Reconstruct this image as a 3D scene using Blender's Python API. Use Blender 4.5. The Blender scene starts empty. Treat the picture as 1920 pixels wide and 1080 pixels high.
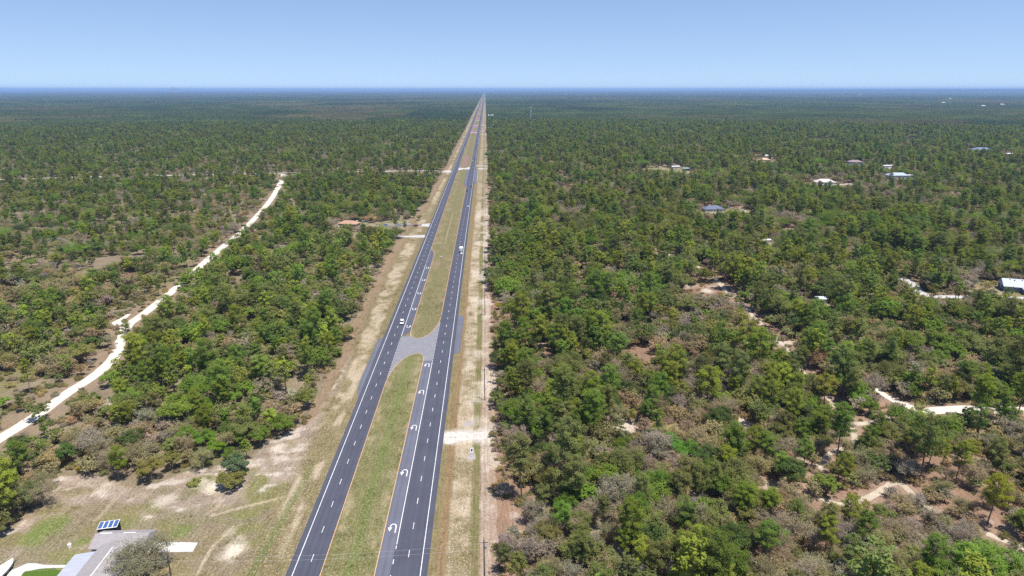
import bpy, math, random
import numpy as np

RNG = np.random.default_rng(7)
random.seed(7)
SC = bpy.context.scene
JOIN_REV = False
HAZE_D = 5.0e-5
COL = SC.collection
R = math.radians

# ------------------------------------------------------------------ camera
CAM_H, FPX, HORIZON = 119.0, 1280.0, 167.5
PITCH = math.atan((540 - HORIZON) / FPX)
YAW = math.atan(50 / FPX * math.cos(PITCH))
FW = np.array([math.sin(YAW) * math.cos(PITCH), math.cos(YAW) * math.cos(PITCH), -math.sin(PITCH)])
RT = np.array([math.cos(YAW), -math.sin(YAW), 0.0])
UP = np.cross(RT, FW)


def G(u, v, z=0.0):
    """ground (or height z) point behind photo pixel (1920 wide)"""
    d = FW + RT * (u - 960) / FPX + UP * (540 - v) / FPX
    t = (z - CAM_H) / d[2]
    return (d[0] * t, d[1] * t)


def proj(x, y, z):
    x = np.asarray(x, float); y = np.asarray(y, float); z = np.asarray(z, float) - CAM_H
    zc = x * FW[0] + y * FW[1] + z * FW[2]
    zs = np.where(zc > 1, zc, 1)
    u = 960 + FPX * (x * RT[0] + y * RT[1]) / zs
    v = 540 - FPX * (x * UP[0] + y * UP[1] + z * UP[2]) / zs
    return u, v, zc


cam_d = bpy.data.cameras.new('camera')
cam = bpy.data.objects.new('camera', cam_d)
COL.objects.link(cam)
cam.location = (0, 0, CAM_H)
cam.rotation_euler = (math.pi / 2 - PITCH, 0, -YAW)
cam_d.sensor_width = 36.0
cam_d.lens = 24.0
cam_d.clip_start = 1.0
cam_d.clip_end = 250000.0
SC.camera = cam

# ------------------------------------------------------------------ light
SUN_EL, SUN_AZ = R(72), R(134)          # azimuth from +Y towards +X
world = bpy.data.worlds.new('World')
SC.world = world
world.use_nodes = True
nt = world.node_tree
nt.nodes.clear()
sky = nt.nodes.new('ShaderNodeTexSky')
sky.sky_type = 'NISHITA'
sky.sun_disc = False
sky.sun_elevation = SUN_EL
sky.sun_rotation = SUN_AZ
sky.altitude = 0
sky.air_density = 1.0
sky.dust_density = 0.2
sky.ozone_density = 3.0
bg = nt.nodes.new('ShaderNodeBackground')
bg.inputs[1].default_value = 0.114
# the clear spring sky: the band just over the horizon is read a little higher up, where it has no dust glow
tcw = nt.nodes.new('ShaderNodeTexCoord')
mpw = nt.nodes.new('ShaderNodeMapping')
mpw.inputs['Location'].default_value = (0, 0, 0.10)
mpw.inputs['Scale'].default_value = (1, 1, 1.0)
nt.links.new(tcw.outputs['Generated'], mpw.inputs[0])
nt.links.new(mpw.outputs[0], sky.inputs[0])
hs = nt.nodes.new('ShaderNodeHueSaturation')
hs.inputs['Saturation'].default_value = 1.06
out = nt.nodes.new('ShaderNodeOutputWorld')
nt.links.new(sky.outputs[0], hs.inputs['Color'])
tn = nt.nodes.new('ShaderNodeMix'); tn.data_type = 'RGBA'; tn.blend_type = 'MULTIPLY'
tn.inputs[0].default_value = 1.0
tn.inputs[7].default_value = (1.05, 0.965, 0.985, 1)
nt.links.new(hs.outputs[0], tn.inputs[6])
nt.links.new(tn.outputs[2], bg.inputs[0])
nt.links.new(bg.outputs[0], out.inputs[0])

sun_d = bpy.data.lights.new('sun', 'SUN')
sun_d.energy = 4.7
sun_d.angle = R(0.53)
sun_d.color = (1.0, 0.95, 0.87)
sun = bpy.data.objects.new('sun', sun_d)
COL.objects.link(sun)
sun.location = (60, -60, 300)
sun.rotation_euler = (math.pi / 2 - SUN_EL, 0, math.pi - SUN_AZ)

SC.view_settings.view_transform = 'Standard'
SC.view_settings.look = 'None'
SC.view_settings.exposure = 0.5
SC.view_settings.gamma = 1.0
SC.cycles.use_denoising = False
SC.cycles.max_bounces = 5
SC.cycles.diffuse_bounces = 4
SC.cycles.transmission_bounces = 3
SC.cycles.transparent_max_bounces = 4
SC.cycles.volume_bounces = 0
SC.cycles.sample_clamp_indirect = 4.0


# ------------------------------------------------------------------ materials
def srgb(r, g, b, k=1.0):
    f = lambda c: (c / 255 / 12.92) if c <= 10 else ((c / 255 + 0.055) / 1.055) ** 2.4
    return (f(r) * k, f(g) * k, f(b) * k)


def newmat(name):
    m = bpy.data.materials.new(name)
    m.use_nodes = True
    m.node_tree.nodes.clear()
    return m, m.node_tree.nodes, m.node_tree.links


def math_node(N, L, op, a, b=None, c=None):
    n = N.new('ShaderNodeMath'); n.operation = op
    for i, v in enumerate((a, b, c)):
        if v is None:
            continue
        if isinstance(v, (int, float)):
            n.inputs[i].default_value = v
        else:
            L.new(v, n.inputs[i])
    return n.outputs[0]


def mixcol(N, L, fac, a, b, mode='MIX'):
    n = N.new('ShaderNodeMix'); n.data_type = 'RGBA'; n.blend_type = mode
    for s, v in ((n.inputs[0], fac), (n.inputs[6], a), (n.inputs[7], b)):
        if isinstance(v, (int, float)):
            s.default_value = v
        elif isinstance(v, tuple):
            s.default_value = (*v[:3], 1)
        else:
            L.new(v, s)
    return n.outputs[2]


def noise(N, L, scale, detail=3, rough=0.55, vec=None, stretch=None):
    tc = N.new('ShaderNodeTexCoord')
    v = tc.outputs['Object'] if vec is None else vec
    if stretch is not None:
        mp = N.new('ShaderNodeMapping')
        mp.inputs['Scale'].default_value = stretch
        L.new(v, mp.inputs[0]); v = mp.outputs[0]
    n = N.new('ShaderNodeTexNoise')
    n.inputs['Scale'].default_value = scale
    n.inputs['Detail'].default_value = detail
    n.inputs['Roughness'].default_value = rough
    L.new(v, n.inputs['Vector'])
    return n.outputs['Fac']


def ramp(N, L, fac, lo, hi):
    n = N.new('ShaderNodeMapRange')
    n.inputs[1].default_value = lo; n.inputs[2].default_value = hi
    L.new(fac, n.inputs[0])
    return n.outputs[0]


def finish(N, L, col, rough=0.9, spec=0.2, metallic=0.0, bump=None):
    p = N.new('ShaderNodeBsdfPrincipled')
    if isinstance(col, tuple):
        p.inputs['Base Color'].default_value = (*col[:3], 1)
    else:
        L.new(col, p.inputs['Base Color'])
    p.inputs['Roughness'].default_value = rough
    p.inputs['Specular IOR Level'].default_value = spec
    p.inputs['Metallic'].default_value = metallic
    if bump is not None:
        b = N.new('ShaderNodeBump')
        b.inputs['Strength'].default_value = bump[1]
        b.inputs['Distance'].default_value = bump[2]
        L.new(bump[0], b.inputs['Height']); L.new(b.outputs[0], p.inputs['Normal'])
    o = N.new('ShaderNodeOutputMaterial')
    L.new(p.outputs[0], o.inputs[0])


_MC = {}


def paint(name, col, rough=0.6, spec=0.4, metallic=0.0, var=0.12, scale=2.0, stretch=None):
    """plain surface with a little grime"""
    if name in _MC:
        return _MC[name]
    m, N, L = newmat(name)
    n = ramp(N, L, noise(N, L, scale, 4, 0.6, stretch=stretch), 0.3, 0.7)
    c = mixcol(N, L, n, tuple(x * (1 - var) for x in col), tuple(min(1, x * (1 + var)) for x in col))
    finish(N, L, c, rough, spec, metallic)
    _MC[name] = m
    return m


def leaf_mat(name, trans=0.5, lo=0.76, hi=1.26, default=(0.08, 0.11, 0.03)):
    m, N, L = newmat(name)
    at = N.new('ShaderNodeAttribute'); at.attribute_type = 'INSTANCER'; at.attribute_name = 'tint'
    lv = N.new('ShaderNodeAttribute'); lv.attribute_type = 'GEOMETRY'; lv.attribute_name = 'lv'
    f = N.new('ShaderNodeMapRange')
    f.inputs[1].default_value = 0; f.inputs[2].default_value = 1
    f.inputs[3].default_value = lo; f.inputs[4].default_value = hi
    L.new(lv.outputs['Fac'], f.inputs[0])
    v = N.new('ShaderNodeVectorMath'); v.operation = 'SCALE'
    L.new(at.outputs['Color'], v.inputs[0]); L.new(f.outputs[0], v.inputs['Scale'])
    d = N.new('ShaderNodeBsdfDiffuse'); t = N.new('ShaderNodeBsdfTranslucent')
    L.new(v.outputs[0], d.inputs[0]); L.new(v.outputs[0], t.inputs[0])
    mx = N.new('ShaderNodeMixShader'); mx.inputs[0].default_value = trans
    L.new(d.outputs[0], mx.inputs[1]); L.new(t.outputs[0], mx.inputs[2])
    o = N.new('ShaderNodeOutputMaterial'); L.new(mx.outputs[0], o.inputs[0])
    return m


M_LEAF = leaf_mat('leaves')
M_BARK = paint('bark', (0.17, 0.135, 0.11), 0.95, 0.1, var=0.35, scale=1.5)
M_TWIG = paint('pale grey twigs', (0.36, 0.30, 0.235), 0.95, 0.1, var=0.35, scale=0.8)


# ------------------------------------------------------------------ numpy helpers
def hash2(ix, iy, seed):
    h = (ix.astype(np.int64) * 374761393 + iy.astype(np.int64) * 668265263 + seed * 982451653) & 0x7fffffff
    h = ((h ^ (h >> 13)) * 1274126177) & 0x7fffffff
    return ((h ^ (h >> 16)) & 0xffff) / 65535.0


def vnoise(x, y, seed):
    ix = np.floor(x); iy = np.floor(y)
    fx = x - ix; fy = y - iy
    fx = fx * fx * (3 - 2 * fx); fy = fy * fy * (3 - 2 * fy)
    a = hash2(ix, iy, seed); b = hash2(ix + 1, iy, seed); c = hash2(ix, iy + 1, seed); d = hash2(ix + 1, iy + 1, seed)
    return (a * (1 - fx) + b * fx) * (1 - fy) + (c * (1 - fx) + d * fx) * fy


def fbm(x, y, size, octv=4, seed=0):
    x = np.asarray(x, float) / size; y = np.asarray(y, float) / size
    s = 0; a = 1; t = 0
    for o in range(octv):
        s = s + a * vnoise(x * 2 ** o + 17.3 * o, y * 2 ** o - 9.1 * o, seed + o); t += a; a *= 0.55
    return s / t


def sstep(a, b, x):
    t = np.clip((x - a) / (b - a), 0, 1)
    return t * t * (3 - 2 * t)


def inpoly(x, y, poly):
    c = np.zeros(np.shape(x), bool)
    n = len(poly)
    for i in range(n):
        x0, y0 = poly[i]; x1, y1 = poly[(i + 1) % n]
        if y0 == y1:
            continue
        t = ((y0 > y) != (y1 > y)) & (x < (x1 - x0) * (y - y0) / (y1 - y0) + x0)
        c ^= t
    return c


def dist_line(x, y, pts):
    d = np.full(np.shape(x), 1e9)
    for (x0, y0), (x1, y1) in zip(pts[:-1], pts[1:]):
        dx, dy = x1 - x0, y1 - y0
        t = np.clip(((x - x0) * dx + (y - y0) * dy) / (dx * dx + dy * dy + 1e-9), 0, 1)
        d = np.minimum(d, np.hypot(x - x0 - t * dx, y - y0 - t * dy))
    return d


def smooth_line(pts, n=10):
    """Catmull-Rom through the points"""
    p = [np.array(q, float) for q in pts]
    p = [2 * p[0] - p[1]] + p + [2 * p[-1] - p[-2]]
    o = []
    for i in range(1, len(p) - 2):
        for k in range(n):
            t = k / n
            o.append(0.5 * ((2 * p[i]) + (-p[i - 1] + p[i + 1]) * t + (2 * p[i - 1] - 5 * p[i] + 4 * p[i + 1] - p[i + 2]) * t * t + (-p[i - 1] + 3 * p[i] - 3 * p[i + 1] + p[i + 2]) * t ** 3))
    o.append(p[-2])
    return [tuple(q) for q in o]


class Buf:
    """collects polygons for ONE mesh"""
    def __init__(s):
        s.V = []; s.F = []; s.M = []; s.A = []; s.n = 0

    def add(s, V, F, mat=0, lv=0.5):
        V = np.asarray(V, float).reshape(-1, 3); F = np.asarray(F, int)
        s.V.append(V); s.F.append(F + s.n); s.M.append(np.full(len(F), mat, int))
        s.A.append(np.broadcast_to(np.asarray(lv, float), (len(V),)))
        s.n += len(V)

    def box(s, x0, x1, y0, y1, z0, z1, mat=0):
        V = [(x, y, z) for z in (z0, z1) for y in (y0, y1) for x in (x0, x1)]
        s.add(V, [(0, 2, 3, 1), (4, 5, 7, 6), (0, 1, 5, 4), (2, 6, 7, 3), (0, 4, 6, 2), (1, 3, 7, 5)], mat)

    def tube(s, P, rad, sides=6, mat=0, lv=0.5, cap=True):
        P = np.asarray(P, float); n = len(P)
        rad = np.broadcast_to(np.asarray(rad, float), (n,))
        T = np.gradient(P, axis=0); T /= np.linalg.norm(T, axis=1)[:, None] + 1e-9
        ref = np.array([1.0, 0, 0]) if abs(T[0][0]) < 0.8 else np.array([0, 1.0, 0])
        A = np.cross(T, ref); A /= np.linalg.norm(A, axis=1)[:, None] + 1e-9
        B = np.cross(T, A)
        an = np.arange(sides) / sides * 2 * math.pi
        V = P[:, None, :] + rad[:, None, None] * (A[:, None, :] * np.cos(an)[None, :, None] + B[:, None, :] * np.sin(an)[None, :, None])
        F = []
        for i in range(n - 1):
            for k in range(sides):
                k2 = (k + 1) % sides
                F.append((i * sides + k, i * sides + k2, (i + 1) * sides + k2, (i + 1) * sides + k))
        s.add(V.reshape(-1, 3), F, mat, lv)

    def prism(s, outline, z0, z1, mat=0):
        """vertical prism of a plan outline (counter-clockwise)"""
        n = len(outline)
        V = [(x, y, z0) for x, y in outline] + [(x, y, z1) for x, y in outline]
        base = s.n
        s.V.append(np.array(V, float)); s.A.append(np.full(2 * n, 0.5)); s.n += 2 * n
        s.F.append([base + i for i in range(n, 2 * n)]); s.M.append(np.array([mat]))
        s.F.append([base + n - 1 - i for i in range(n)]); s.M.append(np.array([mat]))
        q = [(base + i, base + (i + 1) % n, base + n + (i + 1) % n, base + n + i) for i in range(n)]
        s.F.append(np.array(q)); s.M.append(np.full(n, mat, int))

    def poly(s, V, mat=0):
        base = s.n
        s.V.append(np.array(V, float)); s.A.append(np.full(len(V), 0.5)); s.n += len(V)
        s.F.append([base + i for i in range(len(V))]); s.M.append(np.array([mat]))

    def mesh(s, name, mats):
        V = np.concatenate(s.V)
        loops = []; tot = []
        for f in s.F:
            if isinstance(f, list):
                loops.append(np.array(f)); tot.append(np.array([len(f)]))
            else:
                loops.append(f.reshape(-1)); tot.append(np.full(len(f), f.shape[1]))
        loops = np.concatenate(loops).astype(np.int32); tot = np.concatenate(tot).astype(np.int32)
        me = bpy.data.meshes.new(name)
        me.vertices.add(len(V)); me.vertices.foreach_set('co', V.astype(np.float32).reshape(-1))
        me.loops.add(len(loops)); me.loops.foreach_set('vertex_index', loops)
        me.polygons.add(len(tot))
        st = np.concatenate([[0], np.cumsum(tot)[:-1]]).astype(np.int32)
        me.polygons.foreach_set('loop_start', st)
        for m in mats:
            me.materials.append(m)
        me.polygons.foreach_set('material_index', np.concatenate(s.M).astype(np.int32))
        at = me.attributes.new('lv', 'FLOAT', 'POINT')
        at.data.foreach_set('value', np.concatenate(s.A).astype(np.float32))
        me.update(calc_edges=True)
        me.shade_flat()
        return me


def link(name, me, parent=None, kind=None):
    o = bpy.data.objects.new(name, me)
    COL.objects.link(o)
    if parent is not None:
        o.parent = parent
    if kind:
        o['kind'] = kind
    return o


def obj(name, buf, mats, parent=None, kind=None):
    if not isinstance(mats, (list, tuple)):
        mats = [mats]
    return link(name, buf.mesh(name, mats), parent, kind)


def tag(o, label, cat, group=None):
    o['label'] = label; o['category'] = cat
    if group:
        o['group'] = group
    return o


def thing(name, label, cat, loc=(0, 0, 0), rot=0.0, group=None):
    o = bpy.data.objects.new(name, None)
    COL.objects.link(o)
    o.location = loc; o.rotation_euler = (0, 0, rot)
    o.empty_display_size = 0.5
    return tag(o, label, cat, group)


def dup(root, loc, rot, label, group=None, scale=None):
    r = root.copy(); COL.objects.link(r)
    r.location = loc; r.rotation_euler = (0, 0, rot)
    if scale is not None:
        r.scale = (scale,) * 3
    r['label'] = label
    if group:
        r['group'] = group
    for ch in list(root.children):
        c = ch.copy(); COL.objects.link(c); c.parent = r
        for g in list(ch.children):
            d = g.copy(); COL.objects.link(d); d.parent = c
    return r


# ------------------------------------------------------------------ lay of the land
L_OUT, L_WHITE, L_DASH, L_YEL, L_TURN = -52.2, -50.5, -46.95, -43.4, -39.5
R_TURN, R_YEL, R_DASH, R_WHITE, R_OUT = -29.6, -25.4, -21.65, -17.9, -16.1
WOOD_R = 0.8
ROAD_END = 21000.0


def gp(pts):
    return [G(*p) for p in pts]


WHITE_TRACK = smooth_line(gp([(-160, 900), (-60, 855), (0, 822), (70, 778), (130, 735), (180, 702), (212, 672), (227, 640), (240, 610), (270, 588), (330, 540), (400, 478), (455, 432), (490, 396), (512, 368), (530, 335), (532, 326)]), 8)
SPUR = gp([(236, 612), (214, 606), (240, 592)])
EW_TRACK = gp([(-120, 341), (0, 337), (145, 332), (400, 327), (640, 322.5), (720, 321), (846, 320)])
TRAIL = smooth_line(gp([(1222, 463), (1262, 481), (1290, 490), (1312, 503), (1345, 525), (1362, 545), (1392, 570), (1412, 592), (1440, 622), (1466, 643), (1500, 690), (1540, 735), (1590, 790), (1600, 830), (1555, 850), (1535, 880), (1530, 925), (1575, 945), (1625, 935), (1680, 905), (1720, 935), (1750, 960)]), 5)
TRAIL_B = smooth_line(gp([(1400, 645), (1440, 643), (1490, 643)]), 5)
SAND_ROAD = smooth_line(gp([(1640, 727), (1665, 745), (1700, 760), (1740, 770), (1800, 768), (1868, 768), (1960, 772), (2080, 785)]), 6)
TRAIL_C = smooth_line(gp([(1595, 796), (1640, 791), (1668, 783)]), 4)
TRAIL_D = smooth_line(gp([(1850, 1000), (1900, 1020), (1960, 1040)]), 4)
PAVED = smooth_line(gp([(1690, 520), (1712, 535), (1728, 550), (1760, 556), (1850, 557), (1930, 560), (2060, 566)]), 6)
HOUSE_STREET = gp([(1478, 345), (1515, 346), (1560, 346), (1600, 345)])

YARD = gp([(-260, 1010), (-60, 1004), (20, 992), (62, 958), (95, 925), (98, 896), (180, 888), (215, 905), (250, 918), (300, 905), (340, 884), (400, 876), (475, 862), (492, 832), (560, 802), (592, 785), (640, 700), (652, 668)]) + [(-56, 290), (-50, 290), (-50, 60), (-260, 60)]
WOOD_L_Y = np.array([0, 236, 262, 300, 340, 400, 460, 500, 560, 570, 600, 640, 690, 750, 850, 960, 1030, 1100, 30000.0])
WOOD_L_X = np.array([-66, -66, -67.5, -67, -69.5, -70, -72, -72.5, -72, -74, -74, -71, -66, -65.5, -64, -63, -63, -63, -63.0])


def wood_l(y):
    return np.interp(y, WOOD_L_Y, WOOD_L_X) + 1.6 * (fbm(np.zeros_like(np.asarray(y, float)), y, 13, 2, 31) - 0.5) * 2


# clearings: (x, y, radius across, depth towards the camera)
def clr(u, v, r, d):
    x, y = G(u, v)
    return (x, y, r, d)


CLEAR = [clr(658, 421, 17, 34), clr(745, 424, 30, 12), clr(1337, 397, 15, 45), clr(1545, 347, 26, 70), clr(1600, 308, 20, 70), clr(1682, 333, 20, 60), clr(1905, 545, 22, 30), clr(1840, 283, 26, 90), clr(1240, 318, 36, 40), clr(1275, 322, 30, 30), clr(1436, 303, 22, 60), clr(1418, 290, 12, 30),
         clr(1434, 456, 9, 26), clr(1531, 567, 9, 18), clr(1385, 396, 14, 25), clr(1662, 316, 12, 60), clr(1704, 335, 10, 50), clr(1888, 290, 12, 60), clr(1390, 790, 5, 6), clr(1172, 800, 4, 6), clr(1325, 545, 14, 8), clr(1480, 430, 8, 18), clr(1540, 262, 40, 60),
         clr(1720, 262, 30, 60), clr(917, 240, 14, 80), clr(918, 217, 18, 120), clr(905, 312, 10, 20)]


def cap_height(x, y):
    """tallest tree that still leaves the clearings behind it visible"""
    cap = np.full(np.shape(x), 99.0)
    D = np.hypot(x, y)
    for cx, cy, r, d in CLEAR:
        L_ = math.hypot(cx, cy); ux, uy = cx / L_, cy / L_
        al = (cx - x) * ux + (cy - y) * uy
        ac = np.abs(-(cx - x) * uy + (cy - y) * ux)
        m = (al > 0) & (al < 190) & (ac < r * 0.85 + 2)
        cap = np.where(m, np.minimum(cap, 0.3 + np.maximum(al - r * 0.5, 0) * CAM_H / L_), cap)
    return cap


def in_clear(x, y, grow=1.0):
    m = np.zeros(np.shape(x), bool)
    for cx, cy, r, d in CLEAR:
        u = np.array([cx, cy]) / math.hypot(cx, cy)
        dx, dy = x - cx, y - cy
        along = dx * u[0] + dy * u[1]
        acr = -dx * u[1] + dy * u[0]
        t = np.where(along < 0, along / min(d, r * 1.2), along / (r * 0.8))
        m |= (acr / (r * grow)) ** 2 + (t / grow) ** 2 < 1
    return m


def trail_mask(x, y, pad=0.0):
    """0 none, 1 white track, 2 other"""
    near = np.zeros(np.shape(x), int)
    near[dist_line(x, y, WHITE_TRACK) < 3.0 + pad] = 1
    near[dist_line(x, y, SPUR) < 3.2 + pad] = 1
    near[dist_line(x, y, EW_TRACK) < 4.5 + pad] = 4
    near[(dist_line(x, y, TRAIL) < 1.7 + pad) | (dist_line(x, y, TRAIL_B) < 2.5 + pad) | (dist_line(x, y, TRAIL_C) < 1.8 + pad) | (dist_line(x, y, TRAIL_D) < 1.6 + pad)] = 2
    near[(dist_line(x, y, SAND_ROAD) < 3.4 + pad)] = 3
    near[(dist_line(x, y, PAVED) < 3.6 + pad)] = 3
    near[(dist_line(x, y, HOUSE_STREET) < 4.5 + pad)] = 3
    return near


# ------------------------------------------------------------------ ground sheet
def lines_axis(a, b, fine, centre_lo, centre_hi, growth, far):
    """coordinates: step `fine` inside the centre, growing outwards to far"""
    o = list(np.arange(centre_lo, centre_hi + 1e-6, fine))
    s = fine; p = centre_hi; hi = []
    while p < far:
        s *= growth; p += s; hi.append(p)
    s = fine; p = centre_lo; lo = []
    while p > a:
        s *= growth; p -= s; lo.append(p)
    return np.array(lo[::-1] + o + hi)


gx = np.concatenate([lines_axis(-90000, 0, 1.2, -250, -76, 1.07, -76.0), np.arange(-75.4, 3.0, 0.55), lines_axis(4.0, 0, 1.25, 4.0, 320, 1.07, 90000)])
gx = np.unique(np.round(gx, 3))
gy = lines_axis(-2000, 0, 0.9, 125, 420, 1.012, 3000)
s_, p_, ex = 30.0, gy[-1], []
while p_ < 100000:
    s_ *= 1.09; p_ += s_; ex.append(p_)
gy = np.concatenate([gy[gy > -3000], ex])
# thin out rows behind the camera
bk = gy[gy < 125]
gy = np.concatenate([[-3000, -1500, -700, -300, -100, 0, 40, 70, 90, 105, 116], gy[gy >= 125]])
GXm, GYm = np.meshgrid(gx, gy)
X = GXm.reshape(-1); Y = GYm.reshape(-1)


def C(*c):
    return np.array(c, float)


LITTER_R = C(0.225, 0.145, 0.098); LITTER_L = C(0.19, 0.15, 0.10); FLOOR_G = C(0.12, 0.115, 0.05)
SANDY = C(0.47, 0.41, 0.34); OLIVE = C(0.170, 0.138, 0.070); GREEN = C(0.118, 0.132, 0.045); RUST = C(0.215, 0.142, 0.078)
STRAW = C(0.31, 0.25, 0.155); PALE = C(0.40, 0.325, 0.235); PATH = C(0.30, 0.22, 0.165); PINKG = C(0.29, 0.225, 0.18)
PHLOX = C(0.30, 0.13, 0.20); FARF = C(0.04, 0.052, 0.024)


def ground_colour(X, Y):
    n1 = fbm(X, Y, 30, 4, 1); n2 = fbm(X, Y, 8, 4, 2); n3 = fbm(X, Y, 3, 3, 3); n4 = fbm(X, Y, 90, 3, 4)
    c = np.where((X > -30)[:, None], LITTER_R, LITTER_L) * (0.75 + 0.6 * n2)[:, None]
    edge_r = (X > -1) & (X < 14)
    sp = np.zeros(len(X))

    def mix(c, col, w):
        return c * (1 - w[:, None]) + col * w[:, None]
    c = mix(c, FLOOR_G, sstep(0.5, 0.62, n1) * 0.7 * (~edge_r))
    c = mix(c, SANDY * 0.8, sstep(0.62, 0.72, n2) * 0.55 * (X > 0))
    # open scrub beyond the white track
    lw = sstep(-150, -185, X) * sstep(900, 700, Y)
    c = mix(c, C(0.20, 0.16, 0.105), lw * 0.5 * sstep(0.35, 0.6, n2))
    c = mix(c, C(0.19, 0.165, 0.07), lw * 0.5 * sstep(0.5, 0.65, n1))
    # shoulders of trails
    dt = dist_line(X, Y, WHITE_TRACK)
    c = mix(c, C(0.235, 0.17, 0.115), sstep(9 + 8 * n2, 3, dt) * 0.85)
    for t, w in ((TRAIL, 5), (SAND_ROAD, 8), (TRAIL_B, 6), (TRAIL_C, 5), (TRAIL_D, 6)):
        dd = dist_line(X, Y, t)
        c = mix(c, C(0.27, 0.19, 0.14), sstep(w * (0.6 + n2), 1.5, dd) * 0.8)
    for cx, cy, r, d in CLEAR[:18]:
        dd = np.hypot(X - cx, (Y - cy) * 0.8)
        c = mix(c, np.where((n2 > 0.5)[:, None], C(0.26, 0.22, 0.14), C(0.15, 0.15, 0.055)), sstep(r * 1.2, r * 0.6, dd) * 0.8)
    for u, v, r in ((1390, 790, 5), (1172, 800, 6), (1325, 545, 5), (1480, 430, 5), (215, 750, 4.5), (1150, 795, 5), (1240, 300, 12), (1262, 309, 14), (1285, 300, 9), (535, 470, 7), (1350, 400, 7)):
        cx, cy = G(u, v)
        c = mix(c, SANDY, sstep(r * (0.5 + n3), r * 0.3, np.hypot(X - cx, (Y - cy) * 0.7)) * 0.9)
    # ---- verge on the pole side
    wob = (n2 - 0.5) * 1.6
    v = (X > R_OUT - 2) & (X < WOOD_R + 1.5 + wob * 1.5)
    cc = np.tile(OLIVE * 1.1, (len(X), 1)) * (0.8 + 0.4 * n3)[:, None]
    xs = X + wob * 0.5
    cc = mix(cc, RUST, sstep(-14.4, -13.6, xs) * sstep(-11.2, -12.0, xs) * (0.55 + 0.5 * n2))
    pale = sstep(-12.0, -11.2, xs) * sstep(-4.8, -6.0, xs)
    cc = mix(cc, mix(np.tile(OLIVE, (len(X), 1)), PALE, sstep(0.40, 0.72, n3 * 0.35 + n2 * 0.4 + n1 * 0.4) * 0.85), pale)
    sp = np.where(v, pale * 0.9, sp)
    grn = sstep(-5.9, -5.2, xs) * sstep(-2.9, -3.6, xs)
    cc = mix(cc, GREEN * 1.1, grn * np.clip(2.2 * n2 - 0.6, 0, 1) * 0.75)
    pth = sstep(-3.2, -2.6, xs)
    cc = mix(cc, mix(np.tile(PATH, (len(X), 1)), SANDY, sstep(0.5, 0.7, n2) * 0.55), pth)
    track2 = sstep(0.35, 0.15, np.abs(xs + 0.6)) + sstep(0.35, 0.15, np.abs(xs + 2.1))
    cc = mix(cc, SANDY * 0.85, np.clip(track2, 0, 1) * pth * 0.5)
    # white washed-out patches north of the crossover
    wh = sstep(0.5, 0.66, fbm(X, Y * 0.6, 12, 4, 88)) * sstep(-11, -9, xs) * sstep(200, 250, Y) * sstep(1.5, 0, xs)
    cc = mix(cc, SANDY * 1.05, wh * 0.55)
    dl = dist_line(X, Y, [(R_OUT, 219), (-5, 220), (3, 221)])
    cc = mix(cc, C(0.46, 0.41, 0.35), sstep(7.5, 3.0, dl + (n3 - 0.5) * 5 + (n2 - .5) * 3) * 0.85)
    far = sstep(600, 900, Y)
    cc = mix(cc, OLIVE * 1.1, far * 0.6)
    cc = mix(cc, PHLOX, far * sstep(0.55, 0.6, fbm(X, Y, 160, 2, 44)) * sstep(1500, 1700, Y) * 0.45 * grn.clip(0.3, 1))
    c = np.where(v[:, None], cc, c)
    # ---- verge on the other side
    wl = wood_l(Y)
    v = (X < L_OUT + 2) & (X > wl - 1.5)
    cc = np.tile(OLIVE, (len(X), 1)) * (0.8 + 0.45 * n3)[:, None]
    pos = (X - wl) / (L_OUT - wl)
    cc = mix(cc, C(0.24, 0.17, 0.115), sstep(0.36, 0.08, pos + (n2 - 0.5) * 0.4) * 0.85)
    st = sstep(0.28, 0.45, pos + (n2 - .5) * .3) * sstep(0.86, 0.7, pos + (n3 - .5) * .3) * sstep(0.42, 0.72, n3 * 0.3 + n2 * 0.45 + n1 * 0.4)
    cc = mix(cc, PALE, st * 0.75)
    sp = np.where(v, st * 0.8, sp)
    c = np.where(v[:, None], cc, c)
    # ---- yard
    v = inpoly(X + (n3 - 0.5) * 3, Y + (n2 - 0.5) * 4, YARD) & (X < L_OUT + 1)
    cc = np.tile(C(0.182, 0.148, 0.075), (len(X), 1)) * (0.75 + 0.5 * n3)[:, None]
    cc = mix(cc, C(0.145, 0.15, 0.05), sstep(0.42, 0.56, n1) * 0.75)
    bare = sstep(0.42, 0.62, fbm(X, Y, 9, 4, 9) * 0.75 + 0.30 * sstep(165, 205, Y - (X + 90) * 0.12))
    cc = mix(cc, PINKG, bare * 0.9)
    cc = mix(cc, C(0.20, 0.155, 0.12), sstep(0.45, 0.6, fbm(X, Y, 7, 4, 77)) * 0.5)
    cc = mix(cc, C(0.27, 0.18, 0.12), sstep(0.62, 0.72, fbm(X, Y, 22, 4, 12)) * 0.6)
    wht = sstep(0.55, 0.68, fbm(X * 1.0, Y * 1.6, 5, 4, 10) * 0.75 + bare * 0.16)
    cc = mix(cc, C(0.52, 0.46, 0.40), wht * 0.6)
    for u, vv, r, k in ((440, 1030, 5.0, 0.95), (430, 1000, 3.0, .4), (400, 915, 4.5, 0.8), (375, 905, 3, 0.7), (320, 935, 3, 0.6), (520, 840, 4.0, 0.75), (300, 940, 4, .5), (200, 910, 3, .5)):
        cx, cy = G(u, vv)
        cc = mix(cc, SANDY * 1.15, sstep(r * (0.4 + n3 * 1.2), r * 0.2, np.hypot(X - cx, (Y - cy) * 0.8)) * k)
    for u, vv, r in ((100, 985, 7), (155, 1015, 3), (130, 1060, 5), (340, 995, 5), (60, 1010, 5)):
        cx, cy = G(u, vv)
        cc = mix(cc, C(0.12, 0.155, 0.035), sstep(r * (0.5 + n3), r * 0.3, np.hypot(X - cx, Y - cy)) * 0.75)
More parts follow.
